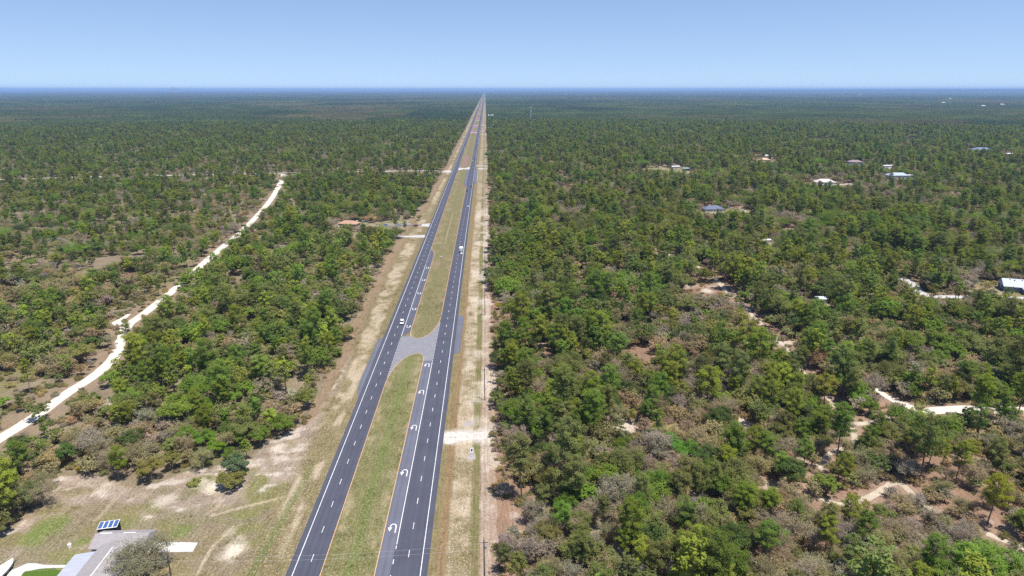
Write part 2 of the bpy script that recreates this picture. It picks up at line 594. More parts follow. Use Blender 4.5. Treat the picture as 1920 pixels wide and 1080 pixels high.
    foot = smooth_line(gp([(560, 925), (500, 940), (440, 955), (395, 966), (410, 940), (398, 915)]), 6)
    cc = mix(cc, C(0.42, 0.34, 0.24), sstep(0.75, 0.35, dist_line(X, Y, foot)) * 0.7)
    foot = gp([(180, 975), (232, 922)])
    cc = mix(cc, C(0.42, 0.34, 0.24), sstep(0.6, 0.3, dist_line(X, Y, foot)) * 0.5)
    foot = smooth_line(gp([(372, 1075), (395, 1030), (425, 1000), (440, 985)]), 6)
    cc = mix(cc, C(0.42, 0.34, 0.24), sstep(0.6, 0.3, dist_line(X, Y, foot)) * 0.6)
    # roadside half of the yard
    rs = sstep(-66, -60, X)
    cc2 = np.tile(OLIVE, (len(X), 1)) * (0.8 + 0.45 * n3)[:, None]
    st = sstep(0.42, 0.60, fbm(X, Y * 0.45, 5, 4, 15)) * sstep(150, 175, Y)
    cc2 = mix(cc2, PALE * 1.02, st * 0.75 * sstep(-62.5, -60.5, X) * sstep(-54, -55.5, X))
    sw = np.interp(Y, [100, 150, 185, 240, 300], [-63.0, -61.0, -59.0, -57, -55])
    cc2 = mix(cc2, GREEN, sstep(1.7, 0.6, np.abs(X - sw + wob)) * 0.8 * sstep(215, 185, Y))
    cc = cc * (1 - rs[:, None]) + cc2 * rs[:, None]
    sp = np.where(v, 0.45 + 0.3 * rs, sp)
    c = np.where(v[:, None], cc, c)
    # ---- median
    v = (X > L_YEL - 2) & (X < R_YEL + 2)
    cc = np.tile(C(0.150, 0.138, 0.058), (len(X), 1)) * (0.8 + 0.4 * n3)[:, None]
    cc = mix(cc, C(0.125, 0.13, 0.05), sstep(0.45, 0.6, fbm(X, Y * 0.3, 4, 4, 19)) * 0.45)
    cc = mix(cc, STRAW, sstep(0.45, 0.65, fbm(X, Y * 0.5, 3.5, 4, 16)) * (0.2 + 0.4 * sstep(3.2, 5.5, np.abs(X - np.where(Y < 310, -36.5, -32.4)))))
    ctr = np.where(Y < 300, -36.3 + (n1 - 0.5), -34.5)
    cc = mix(cc, C(0.108, 0.140, 0.038), sstep(2.3, 0.6, np.abs(X - ctr + wob * 0.7)) * np.where(Y < 300, 0.62, 0.4))
    cc = mix(cc, OLIVE * 0.9, sstep(300, 330, Y) * 0.5)
    cc = mix(cc, C(0.25, 0.16, 0.12), sstep(3, 1, np.hypot((X + 35.5), (Y - 470) * 0.15)) * 0.6)
    cc = mix(cc, STRAW, sstep(0.8, 0.3, np.abs(X + 33.8)) * sstep(520, 560, Y) * sstep(700, 660, Y) * 0.5)
    ph = sstep(0.5, 0.56, fbm(X * 3, Y, 170, 2, 43)) * sstep(1700, 1900, Y) + ((Y > 1110) & (Y < 1300) & (X > -40) & (X < -31)) * (0.5 + 0.5 * n2)
    cc = mix(cc, PHLOX, np.clip(ph, 0, 1) * 0.5 * (0.5 + n2))
    sp = np.where(v, 0.45, sp)
    c = np.where(v[:, None], cc, c)
    # far forest floor
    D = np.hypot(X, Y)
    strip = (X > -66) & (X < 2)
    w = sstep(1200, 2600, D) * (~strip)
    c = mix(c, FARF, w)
    return np.clip(c, 0, 1), np.clip(sp, 0, 1)


cols, spk = ground_colour(X, Y)
nx, ny = len(gx), len(gy)
idx = np.arange(nx * ny).reshape(ny, nx)
F = np.stack([idx[:-1, :-1], idx[:-1, 1:], idx[1:, 1:], idx[1:, :-1]], -1).reshape(-1, 4)
b = Buf()
b.add(np.stack([X, Y, np.zeros_like(X)], 1), F)
m, N, L = newmat('ground cover')
at = N.new('ShaderNodeAttribute'); at.attribute_name = 'cover'
n_f = ramp(N, L, noise(N, L, 1.6, 5, 0.65), 0.3, 0.7)
n_s = ramp(N, L, noise(N, L, 1.0, 3, 0.6, stretch=(1.6, 0.16, 1)), 0.35, 0.65)
n_t = ramp(N, L, noise(N, L, 1.0, 3, 0.6, stretch=(3.2, 0.05, 1)), 0.35, 0.65)
n_p = ramp(N, L, noise(N, L, 1.7, 4, 0.7, stretch=(1.2, 0.8, 1)), 0.54, 0.64)
f1 = math_node(N, L, 'MULTIPLY_ADD', n_f, 0.70, 0.62)
f2 = math_node(N, L, 'MULTIPLY_ADD', n_s, 0.26, 0.87)
f2 = math_node(N, L, 'MULTIPLY', f2, math_node(N, L, 'MULTIPLY_ADD', n_t, 0.22, 0.89))
f3 = math_node(N, L, 'MULTIPLY', f1, f2)
vm = N.new('ShaderNodeVectorMath'); vm.operation = 'SCALE'
L.new(at.outputs['Color'], vm.inputs[0]); L.new(f3, vm.inputs['Scale'])
spf = math_node(N, L, 'MULTIPLY', n_p, at.outputs['Alpha'])
col = mixcol(N, L, math_node(N, L, 'MULTIPLY', spf, 0.8), vm.outputs[0], (0.55, 0.47, 0.34))
finish(N, L, col, 1.0, 0.05)
me = b.mesh('ground', [m])
ca = me.color_attributes.new('cover', 'FLOAT_COLOR', 'POINT')
ca.data.foreach_set('color', np.concatenate([cols, spk[:, None]], 1).astype(np.float32).reshape(-1))
ground = link('ground', me, kind='structure')


# ------------------------------------------------------------------ roads
def asphalt(name, col, tracks=True, cx=()):
    m, N, L = newmat(name)
    a = ramp(N, L, noise(N, L, 0.12, 5, 0.6), 0.3, 0.7)
    bfine = ramp(N, L, noise(N, L, 3.0, 3, 0.6), 0.25, 0.75)
    st = ramp(N, L, noise(N, L, 1.0, 4, 0.65, stretch=(0.85, 0.006, 1)), 0.3, 0.7)
    f = math_node(N, L, 'MULTIPLY_ADD', a, 0.22, 0.70)
    f = math_node(N, L, 'ADD', f, math_node(N, L, 'MULTIPLY', bfine, 0.14))
    f = math_node(N, L, 'ADD', f, math_node(N, L, 'MULTIPLY', st, 0.24))
    # paler, polished wheel paths
    tc = N.new('ShaderNodeTexCoord'); sp = N.new('ShaderNodeSeparateXYZ'); L.new(tc.outputs['Object'], sp.inputs[0])
    wv = math_node(N, L, 'COSINE', math_node(N, L, 'MULTIPLY', math_node(N, L, 'ADD', sp.outputs['X'], 46.95), 6.2832 / 1.775))
    f = math_node(N, L, 'SUBTRACT', f, math_node(N, L, 'MULTIPLY', wv, 0.055))
    v = N.new('ShaderNodeVectorMath'); v.operation = 'SCALE'
    v.inputs[0].default_value = col
    L.new(f, v.inputs['Scale'])
    finish(N, L, v.outputs[0], 0.85, 0.25)
    return m


M_ASPH = asphalt('dark asphalt', (0.066, 0.069, 0.092))
M_ASPH2 = asphalt('worn turn lane asphalt', (0.115, 0.119, 0.150))
M_CONC = paint('crossover asphalt', (0.20, 0.20, 0.218), 0.9, 0.2, var=0.12, scale=0.4)
M_WHITE = paint('white road paint', (0.66, 0.66, 0.66), 0.7, 0.3, var=0.28, scale=1.6)
M_YELL = paint('yellow road paint', (0.52, 0.315, 0.15), 0.7, 0.3, var=0.3, scale=2.5)
M_SAND = paint('white sand', (0.58, 0.53, 0.455), 1.0, 0.05, var=0.26, scale=0.9)
M_TSAND = paint('tan sand', (0.42, 0.355, 0.275), 1.0, 0.05, var=0.2, scale=0.4)
M_GRAV = paint('light gravel', (0.42, 0.405, 0.395), 1.0, 0.05, var=0.18, scale=0.5)


def ysteps(y0, y1, g=1.05, s=8.0):
    o = [y0]; 
    while o[-1] + s < y1:
        o.append(o[-1] + s); s = min(s * g, 900)
    o.append(y1)
    return o


def strip(buf, x0, x1, y0, y1, z, mat=0):
    ys = ysteps(y0, y1)
    V = []
    for y in ys:
        V += [(x0, y, z), (x1, y, z)]
    buf.add(V, [(2 * i, 2 * i + 1, 2 * i + 3, 2 * i + 2) for i in range(len(ys) - 1)], mat)


def flat(buf, outline, z, mat=0):
    buf.poly([(x, y, z) for x, y in outline], mat)


ZR, ZP = 0.06, 0.09
Y0R = -800.0
# carriageway bringing traffic towards the camera
b = Buf(); strip(b, L_OUT, L_YEL + 0.25, Y0R, ROAD_END, ZR)
road_a = obj('highway', b, M_ASPH, kind='structure')
b = Buf(); strip(b, R_YEL - 0.25, R_OUT, Y0R, ROAD_END, ZR)
road_b = obj('highway', b, M_ASPH, kind='structure')
# lines
def dashes(buf, x, y0, y1, first, period=12.192, length=3.05, w=0.17):
    y = first
    while y < y1:
        if y >= y0:
            buf.add([(x - w / 2, y, ZP), (x + w / 2, y, ZP), (x + w / 2, y + length, ZP), (x - w / 2, y + length, ZP)], [(0, 1, 2, 3)])
        y += period


FAR_L = 9000
b = Buf(); strip(b, L_WHITE - 0.1, L_WHITE + 0.1, Y0R, FAR_L, ZP); obj('edge_line', b, M_WHITE, road_a)
b = Buf(); strip(b, R_WHITE - 0.1, R_WHITE + 0.1, Y0R, 905, ZP); strip(b, R_WHITE - 0.1, R_WHITE + 0.1, 1066, FAR_L, ZP); obj('edge_line', b, M_WHITE, road_b)
DY = G(0, 1061)[1] - 1.5
b = Buf(); dashes(b, L_DASH, 60, 2500, DY - 12.192 * 8); obj('lane_line', b, M_WHITE, road_a)
b = Buf(); dashes(b, R_DASH, 60, 2500, 154.5 - 12.192 * 8); obj('lane_line', b, M_WHITE, road_b)
CR0, CR1 = 292.0, 334.0


def noses():
    lo, hi = [], []
    # lower nose: from the left yellow line curving to the right yellow line
    lo = [(L_YEL, 268), (L_YEL + 0.6, 276), (-41.7, 284), (-40.0, 290.5), (-37.6, 296.2), (-34.8, 299.6), (-32.4, 300.2), (-30.7, 298.2), (-29.8, 294.5), (R_TURN, 288)]
    hi = [(L_TURN, 334), (-39.2, 327.5), (-38.2, 323.8), (-36.6, 321.6), (-34.3, 321.0), (-31.6, 323.2), (-29.2, 328.0), (-27.2, 335.5), (-26.0, 344), (R_YEL, 354)]
    return smooth_line(lo, 5), smooth_line(hi, 5)


LO, HI = noses()
# turn lane pavements and crossover
b = Buf()
strip(b, R_TURN - 0.25, R_YEL - 0.27, Y0R, 291, ZR)
tl = obj('turn_lane', b, M_ASPH2, road_b)
b = Buf()
flat(b, [(L_YEL + 0.27, 324), (L_TURN + 0.2, 330), (L_TURN + 0.25, 497), (-39.6, 501), (-40.4, 508), (-41.6, 514), (-42.6, 517), (L_YEL + 0.27, 530)], ZR)
obj('turn_lane', b, asphalt('slightly worn asphalt', (0.085, 0.089, 0.116)), road_a)
b = Buf()
out_ = [(L_YEL + 0.26, 270)] + [(x + 0.05, y + 0.1) for x, y in LO[3:-1]] + [(R_TURN + 0.02, 291.2), (R_YEL - 0.28, 291.2), (R_YEL - 0.28, 352)] + [(x - 0.05, y - 0.1) for x, y in HI[::-1][2:-3]] + [(L_TURN + 0.1, 323.8), (L_YEL + 0.26, 323.8)]
flat(b, out_, ZR)
cross = obj('median_crossover', b, M_CONC, kind='structure')


def ribbon(buf, pts, w, z):
    P = np.array(pts); T = np.gradient(P, axis=0); T /= np.linalg.norm(T, axis=1)[:, None]
    Nn = np.stack([-T[:, 1], T[:, 0]], 1)
    w = np.broadcast_to(np.asarray(w, float), (len(P),))[:, None]
    A = P + Nn * w / 2; B = P - Nn * w / 2
    V = np.zeros((2 * len(P), 3)); V[0::2, :2] = A; V[1::2, :2] = B; V[:, 2] = z
    buf.add(V, [(2 * i + 1, 2 * i + 3, 2 * i + 2, 2 * i) for i in range(len(P) - 1)])


yw = 0.26
b = Buf(); ribbon(b, [(L_YEL + .02, y) for y in ysteps(Y0R, 262)] + LO[:26], yw, ZP); obj('yellow_line', b, M_YELL, road_a)
b = Buf(); ribbon(b, LO[25:] + [(R_TURN, 287), (R_TURN, 200)] + [(R_TURN, y) for y in (100, 0, -400)], yw, ZP); obj('yellow_line', b, M_YELL, road_b)
b = Buf(); ribbon(b, [(L_YEL, 530), (-42.7, 517.5), (-41.7, 514.3), (-40.4, 508.5), (L_TURN, 500), (L_TURN, 420), (L_TURN, 345)] + HI[:14], yw, ZP); strip(b, L_YEL - yw / 2, L_YEL + yw / 2, 530, 1020, ZP); strip(b, L_YEL - yw / 2, L_YEL + yw / 2, 1110, FAR_L, ZP); obj('yellow_line', b, M_YELL, road_a)
b = Buf(); ribbon(b, HI[13:], yw, ZP); strip(b, R_YEL - yw / 2, R_YEL + yw / 2, 356, 885, ZP); strip(b, R_YEL - yw / 2, R_YEL + yw / 2, 1110, FAR_L, ZP); obj('yellow_line', b, M_YELL, road_b)
# lane separators
b = Buf(); strip(b, R_YEL - 0.11, R_YEL + 0.11, 159.5, 290, ZP); dashes(b, R_YEL, 40, 158, 158 - 6.1 * 18, 6.1, 1.9, 0.2); dashes(b, R_YEL, 290, 345, 291, 1.9, 0.75, 0.3); obj('separator_line', b, M_WHITE, road_b)
b = Buf(); strip(b, L_YEL - 0.11, L_YEL + 0.11, 325, 468, ZP); dashes(b, L_YEL, 470, 528, 470, 4.2, 1.9, 0.25); dashes(b, L_YEL, 272, 325, 273, 1.9, 0.75, 0.3); obj('separator_line', b, M_WHITE, road_a)


def uturn(parent, x, y, flip):
    """white U-turn arrow, ~1.9 m wide"""
    bb = Buf()
    w = 0.27
    pts = [(0.85, -1.6), (0.85, 0.2)]
    for k in range(9):
        a = k / 8 * math.pi
        pts.append((0.05 + 0.8 * math.cos(a), 0.35 + 0.95 * math.sin(a)))
    pts.append((-0.75, 0.1))
    P = np.array(pts)
    T = np.gradient(P, axis=0); T /= np.linalg.norm(T, axis=1)[:, None]
    Nn = np.stack([-T[:, 1], T[:, 0]], 1) * w / 2
    Q = []
    for a, n_ in zip(P, Nn):
        Q += [tuple(a + n_), tuple(a - n_)]
    head = [(-1.35, 0.15), (-0.15, 0.15), (-0.75, -1.15)]
    s = -1 if flip else 1
    sc = 1.03
    V = [(x + s * qx * sc, y + s * qy * sc * 1.35, ZP) for qx, qy in Q]
    bb.add(V, [(2 * i + 1, 2 * i + 3, 2 * i + 2, 2 * i) for i in range(len(P) - 1)])
    bb.add([(x + s * qx * sc, y + s * qy * sc * 1.35, ZP + 0.004) for qx, qy in head], [(0, 2, 1)])
    obj('turn_arrow', bb, M_WHITE, parent)


for y in (167.3, 196.3, 227.0, 257.5, 286.0):
    uturn(road_b, -27.4, y, False)
for y in (338.5, 368, 399, 429, 460.5):
    uturn(road_a, -41.35, y, True)

# U-turn bulb pavements on the outer shoulders
b = Buf(); flat(b, [(L_OUT - 0.02, 252), (L_OUT - 0.02, 322.5), (-54.4, 320.5), (-54.5, 268), (-54.0, 261)], ZR - 0.004)
obj('road_shoulder', b, M_ASPH2, kind='structure')
b = Buf(); flat(b, [(R_OUT + 0.02, 299), (-13.6, 300.5), (-13.2, 303), (-13.1, 354), (R_OUT + 0.02, 357)], ZR - 0.004)
obj('road_shoulder', b, M_ASPH2, kind='structure')
# far turn lanes / crossovers
M_ASPH3 = asphalt('bluish worn asphalt', (0.10, 0.105, 0.135))
b = Buf(); flat(b, [(R_TURN, 888), (R_YEL - 0.27, 872), (R_YEL - 0.27, 1058), (R_TURN, 1058)], ZR); strip(b, R_OUT, -12.4, 912, 1066, ZR); flat(b, [(R_OUT, 895), (-12.4, 912), (R_OUT, 912)], ZR); obj('turn_lane', b, M_ASPH3, road_b)
b = Buf(); strip(b, R_WHITE + 0.1, R_WHITE + 0.35, 912, 1060, ZP); strip(b, -12.7, -12.45, 912, 1066, ZP); dashes(b, -27.6, 890, 1055, 892, 9, 4, 0.2); dashes(b, -15.2, 915, 1055, 917, 9, 4, 0.2); obj('separator_line', b, M_WHITE, road_b)
for k, (y, w) in enumerate(((1078, 26), (2005, 18), (2420, 16), (2780, 20), (3600, 20))):
    b = Buf(); flat(b, [(L_YEL + 0.26, y - w * .9), (-36, y - w / 3), (R_YEL - 0.27, y - w / 2.2), (R_YEL - 0.27, y + w), (-33, y + w / 3), (L_YEL + 0.26, y + w / 2)], ZR)
    obj('median_crossover', b, M_GRAV, kind='structure')


def wob_strip(name, pts, width, mat, z=0.03, rag=0.25, seed=1, step=1.6, grain=5.0):
    """ragged-edged sheet along a polyline"""
    P = [np.array(pts[0])]
    for q in pts[1:]:
        q = np.array(q); a = P[-1]; n = max(1, int(np.linalg.norm(q - a) / step))
        n = min(n, 40)
        for k in range(1, n + 1):
            P.append(a + (q - a) * k / n)
    P = np.array(P)
    d = np.concatenate([[0], np.cumsum(np.linalg.norm(np.diff(P, axis=0), axis=1))])
    ok = np.concatenate([[True], np.diff(d) > 1e-4]); P = P[ok]; d = d[ok]
    T = np.gradient(P, axis=0); T /= np.linalg.norm(T, axis=1)[:, None] + 1e-9
    Nn = np.stack([-T[:, 1], T[:, 0]], 1)
    w = np.interp(np.linspace(0, 1, len(P)), np.linspace(0, 1, len(width)), width) if hasattr(width, '__len__') else np.full(len(P), width)
    a = w / 2 * (1 + rag * 2 * (fbm(d, d * 0 + 3, grain, 3, seed) - 0.5)); c = w / 2 * (1 + rag * 2 * (fbm(d, d * 0 + 9, grain, 3, seed + 5) - 0.5))
    V = np.zeros((2 * len(P), 3)); V[0::2, :2] = P + Nn * a[:, None]; V[1::2, :2] = P - Nn * c[:, None]; V[:, 2] = z
    bb = Buf(); bb.add(V, [(2 * i + 1, 2 * i + 3, 2 * i + 2, 2 * i) for i in range(len(P) - 1)])
    return obj(name, bb, mat, kind='structure')


wob_strip('sand_road', WHITE_TRACK, [5.6, 5.2, 5.2, 5.6, 5.6, 5.6, 5.6, 5.8, 6, 7, 8], M_SAND, 0.03, 0.10, 3)
wob_strip('sand_turnout', smooth_line(gp([(237, 612), (222, 606), (213, 604)]), 6) , [6.5, 5.5, 3.0], M_SAND, 0.026, 0.2, 4)
wob_strip('sand_turnout', smooth_line(gp([(214, 605), (228, 599), (242, 589)]), 6), [3.0, 3.5, 2.0], M_SAND, 0.022, 0.3, 4)
wob_strip('dirt_road', EW_TRACK, 6.5, paint('grey limerock', (0.48, 0.45, 0.41), 1.0, 0.05, var=0.2, scale=0.3), 0.02, 0.35, 6)
wob_strip('sand_trail', TRAIL, [2.2, 2.8, 3.2, 3.4, 2.8, 2.4, 2.0, 1.8, 1.8, 2.0, 2.2, 1.8], M_TSAND, 0.02, 0.5, 8)
wob_strip('sand_trail', TRAIL_B, 4.5, M_TSAND, 0.024, 0.3, 9)
wob_strip('sand_trail', TRAIL_C, 2.6, M_TSAND, 0.024, 0.4, 10)
wob_strip('sand_trail', TRAIL_D, 2.2, M_TSAND, 0.024, 0.4, 10)
wob_strip('sand_road', SAND_ROAD, [2.2, 3.6, 5, 6.5, 6.5, 6.5, 6], M_SAND, 0.03, 0.2, 11)
wob_strip('paved_street', PAVED, 6.0, M_GRAV, 0.03, 0.03, 12)
wob_strip('paved_street', HOUSE_STREET, 6.5, M_GRAV, 0.03, 0.05, 12)
# driveways off the highway
wob_strip('sandy_driveway', [(R_OUT - 0.05, 218.8), (-12, 219.6), (-8, 219.8), (-4, 220), (0.2, 220.6), (3.5, 221.6)], [9.5, 7.5, 6.0, 5.6, 5.4, 3.0], paint('dusty driveway sand', (0.50, 0.455, 0.40), 1.0, 0.05, var=0.3, scale=0.7), 0.024, 0.42, 13, 0.25, 1.6)
wob_strip('concrete_driveway', [(L_OUT + 0.02, 567.5), (-60, 567), (-74, 566.5), (-86, 566)], [11, 7, 6, 4], M_GRAV, 0.024, 0.06, 14)
wob_strip('driveway_apron', [(L_OUT + 0.02, 617), (-59.5, 617)], [17, 10], M_GRAV, 0.03, 0.03, 15)
wob_strip('asphalt_driveway', [(-59.6, 617), (-74, 615), (-90, 613), (-118, 611)], [7, 6.5, 6, 5], paint('grey drive', (0.15, 0.14, 0.145), 0.95, 0.1), 0.026, 0.04, 16)
wob_strip('concrete_driveway', [(R_OUT + 3.7, 1079), (-6, 1077), (2, 1075)], [16, 8, 8], M_GRAV, 0.03, 0.03, 17)
wob_strip('concrete_driveway', [(R_OUT + 0.02, 1118), (-6, 1117), (4, 1115)], [12, 8, 8], M_GRAV, 0.03, 0.03, 18)
wob_strip('dirt_road', [(-73, 1035), (L_OUT + 0.02, 1040)], [9, 26], M_GRAV, 0.034, 0.04, 19)
for y in (1935, 2080, 2420):
    wob_strip('concrete_driveway', [(R_OUT + 0.02, y), (3, y - 4)], [14, 10], M_GRAV, 0.03, 0.03, 20)
for u, v, w, d in ((917.5, 240, 14, 130), (917, 217.5, 20, 180), (922, 224, 10, 60)):
    x, y = G(u, v)
    x = max(x, 8)
    wob_strip('gravel_lot', [(x, y - d / 2), (x + 2, y + d / 2)], [w * .8, w, w * .6], M_SAND, 0.03, 0.3, 21)

# ------------------------------------------------------------------ trees: shapes
def leaf_batch(buf, cen, rad, per, ll, lw, rng, flat=0.75, up=0.35, axis=None, mat=1, spread=0.16, needle=False):
    cen = np.asarray(cen, float); k = len(cen)
    rad = np.broadcast_to(np.asarray(rad, float), (k,))
    base = rng.uniform(0.5 - 2.2 * spread, 0.5 + 2.2 * spread, k)
    c = np.repeat(cen, per, 0); r = np.repeat(rad, per); lv = np.repeat(base, per)
    n = len(c)
    d = rng.normal(size=(n, 3)); d /= np.linalg.norm(d, axis=1)[:, None]
    pos = c + d * (r * rng.uniform(0.12, 1, n) ** 0.55)[:, None] * np.array([1, 1, flat])
    nr = d * 0.55 + rng.normal(size=(n, 3)) * 0.5 + np.array([0, 0, up])
    if axis is not None:
        o = c - axis; o /= np.linalg.norm(o, axis=1)[:, None] + 1e-9
        nr += o * 0.5
    nr /= np.linalg.norm(nr, axis=1)[:, None]
    t = rng.normal(size=(n, 3))
    if needle:
        t = d * 1.2 + t * 0.5
    t -= nr * np.sum(t * nr, 1)[:, None]; t /= np.linalg.norm(t, axis=1)[:, None] + 1e-9
    bt = np.cross(nr, t)
    sz = rng.uniform(0.7, 1.3, n)[:, None]
    a, b_ = t * sz * ll / 2, bt * sz * lw / 2
    V = np.stack([pos - a, pos - b_, pos + a, pos + b_], 1).reshape(-1, 3)
    lvv = np.clip(np.repeat(lv + rng.normal(0, 0.09, n), 4), 0, 1)
    buf.add(V, np.arange(n * 4).reshape(n, 4), mat, lvv)


def ribbons(buf, A, B, w, rng, mat=2, lv=0.5):
    """thin twigs as slim three-sided blades from A to B"""
    A = np.asarray(A); B = np.asarray(B); n = len(A)
    d = B - A; d /= np.linalg.norm(d, axis=1)[:, None] + 1e-9
    s = np.cross(d, rng.normal(size=(n, 3))); s /= np.linalg.norm(s, axis=1)[:, None] + 1e-9
    q = np.cross(d, s)
    w = np.broadcast_to(np.asarray(w, float), (n,))[:, None]
    V = np.stack([A + s * w, A - s * w * 0.5 + q * w * 0.87, A - s * w * 0.5 - q * w * 0.87, B], 1).reshape(-1, 3)
    i = np.arange(n)[:, None] * 4
    F = np.concatenate([i + [0, 1, 3], i + [1, 2, 3], i + [2, 0, 3]])
    buf.add(V, F, mat, lv)


def gen_pine(tb, cb, rng, h=12.5, rad=3.1, nb=34, per=80, leaf=(0.50, 0.12), limbs=True, cmul=1.0):
    bend = rng.normal(0, 0.35, 2)
    tr = lambda t: np.array([bend[0] * math.sin(t * 2.3), bend[1] * math.sin(t * 2.0), h * t])
    ts = np.linspace(0, 0.97, 7)
    tb.tube([tr(t) for t in ts], np.interp(ts, [0, 0.1, 1], [0.24, 0.18, 0.05]), 7 if limbs else 4, 0)
    z0 = rng.uniform(0.36, 0.52)
    cen, cr = [], []
    skew = rng.uniform(0, 6.28); sk = rng.uniform(0.1, 0.35)
    for i in range(nb):
        t = (i + 0.5) / nb
        hz = z0 + (1 - z0) * t ** 0.9
        prof = (0.62 + 1.2 * t) if t < 0.3 else math.sqrt(max(0.03, 1 - ((t - 0.3) / 0.76) ** 2))
        az = i * 2.399 + rng.normal(0, 0.35)
        ln = rad * prof * rng.uniform(0.55, 1.12) * (1 + sk * math.cos(az - skew))
        p0 = tr(hz * 0.96)
        tip = p0 + np.array([math.cos(az) * ln, math.sin(az) * ln, ln * rng.uniform(0.1, 0.5) + 0.1])
        if limbs:
            mid = (p0 + tip) / 2 + np.array([0, 0, -0.12 * ln * 0.5])
            tb.tube([p0, mid, tip], [0.07, 0.045, 0.02], 3, 0)
        k = 2 if ln > 1.4 else 1
        for q in range(k):
            f = 1.0 - 0.42 * q
            cen.append(p0 + (tip - p0) * f + rng.normal(0, 0.18, 3)); cr.append(rng.uniform(0.62, 1.0) * cmul * (0.8 + 0.2 * rad / 3))
    cen.append(tr(1.0)); cr.append(0.6)
    leaf_batch(cb, cen, cr, per, leaf[0], leaf[1], rng, flat=0.7, up=0.95, axis=tr(0.6), needle=True, spread=0.13)


def gen_oak(tb, cb, rng, h=8.5, rad=4.0, lobes=10, cl=9, per=70, leaf=(0.31, 0.20), limbs=True):
    ts = np.linspace(0, 1, 4)
    lean = rng.normal(0, 0.5, 2)
    fork = np.array([lean[0], lean[1], h * 0.32])
    tb.tube([fork * t * np.array([t, t, 1]) for t in ts], [0.34, 0.26, 0.22, 0.2], 7 if limbs else 4, 0)
    cen, cr = [], []
    for i in range(lobes):
        if i == 0:
            lc = np.array([rng.normal(0, 0.3), rng.normal(0, 0.3), h * 0.74]); lr = rad * rng.uniform(0.46, 0.58)
        else:
            az = i * 2.399 + rng.normal(0, 0.4)
            rr = rad * rng.uniform(0.42, 0.78)
            lc = np.array([math.cos(az) * rr, math.sin(az) * rr, h * rng.uniform(0.44, 0.70)]); lr = rad * rng.uniform(0.28, 0.46)
        if limbs:
            mid = (fork + lc) / 2 + np.array([0, 0, 0.25])
            tb.tube([fork, mid, lc], [0.15, 0.1, 0.05], 4, 0)
        d = rng.normal(size=(cl, 3)); d[:, 2] = np.abs(d[:, 2]) * 1.0 - 0.35
        d /= np.linalg.norm(d, axis=1)[:, None]
        for q in d:
            cen.append(lc + q * lr * rng.uniform(0.7, 1.0) * np.array([1, 1, 0.8])); cr.append(lr * rng.uniform(0.36, 0.55) + 0.12)
    leaf_batch(cb, cen, cr, per, leaf[0], leaf[1], rng, flat=0.75, up=0.95, axis=np.array([0, 0, h * 0.4]), spread=0.12)


def gen_bare(tb, cb, rng, h=7.5, rad=3.4, nl=6, per=2, leaf=(0.22, 0.14), dens=1.0, limbs=True, tw=0.035):
    fork = np.array([rng.normal(0, 0.3), rng.normal(0, 0.3), h * 0.24])
    tb.tube([np.zeros(3), fork * [0.4, 0.4, 0.5], fork], [0.22, 0.18, 0.15], 6 if limbs else 3, 2)
    A, B, W, tips = [], [], [], []
    for i in range(nl):
        az = i * 6.283 / nl + rng.normal(0, 0.3)
        el = rng.uniform(0.45, 1.25) if i else 1.35
        ln = h * 0.45 * rng.uniform(0.8, 1.1) * (1 if el > 0.7 else rad / (h * 0.45) * 0.85)
        d = np.array([math.cos(az) * math.cos(el), math.sin(az) * math.cos(el), math.sin(el)])
        e1 = fork + d * ln
        mid = fork + d * ln * 0.5 + rng.normal(0, 0.15, 3) - np.array([0, 0, 0.1])
        tb.tube([fork, mid, e1], [0.11, 0.075, 0.04], 4 if limbs else 3, 2)
        for j in range(int(6 * dens)):
            f = rng.uniform(0.3, 1.0)
            p = fork + (e1 - fork) * f
            d2 = d * 0.7 + rng.normal(0, 0.6, 3); d2[2] = abs(d2[2]) * 0.8 + 0.05; d2 /= np.linalg.norm(d2)
            l2 = rad * rng.uniform(0.38, 0.6)
            e2 = p + d2 * l2
            A.append(p); B.append(e2); W.append(tw * 1.5)
            for k in range(int(6 * dens)):
                f2 = rng.uniform(0.25, 1.0)
                p2 = p + (e2 - p) * f2
                d3 = d2 * 0.6 + rng.normal(0, 0.65, 3); d3[2] = d3[2] * 0.7 + 0.25; d3 /= np.linalg.norm(d3)
                e3 = p2 + d3 * rng.uniform(0.5, 1.1)
                A.append(p2); B.append(e3); W.append(tw)
                tips.append(e3)
                if limbs:
                    for q in range(3):
                        p3 = p2 + (e3 - p2) * rng.uniform(0.3, 1)
                        d4 = d3 + rng.normal(0, 0.7, 3); d4 /= np.linalg.norm(d4)
                        e4 = p3 + d4 * rng.uniform(0.3, 0.6)
                        A.append(p3); B.append(e4); W.append(tw * 0.7); tips.append(e4)
    ribbons(cb, np.array(A), np.array(B), np.array(W), rng, 2)
    if per:
        leaf_batch(cb, np.array(tips), 0.38, per, leaf[0], leaf[1], rng, flat=0.8, up=0.9, spread=0.12)


def gen_shrub(tb, cb, rng, h=1.5, rad=1.3, cl=16, per=26, leaf=(0.36, 0.14)):
    cen, cr = [], []
    for i in range(cl):
        a = rng.uniform(0, 6.28); q = rad * math.sqrt(rng.uniform(0, 1)) * 0.8
        cen.append([math.cos(a) * q, math.sin(a) * q, h * rng.uniform(0.3, 0.75) * (1 - 0.4 * q / rad)]); cr.append(rng.uniform(0.3, 0.55) * rad * 0.7)
    leaf_batch(cb, cen, cr, per, leaf[0], leaf[1], rng, flat=0.8, up=0.9, axis=np.array([0, 0, 0.2]), needle=True, spread=0.14)


TREE_MATS = [M_BARK, M_LEAF, M_TWIG]


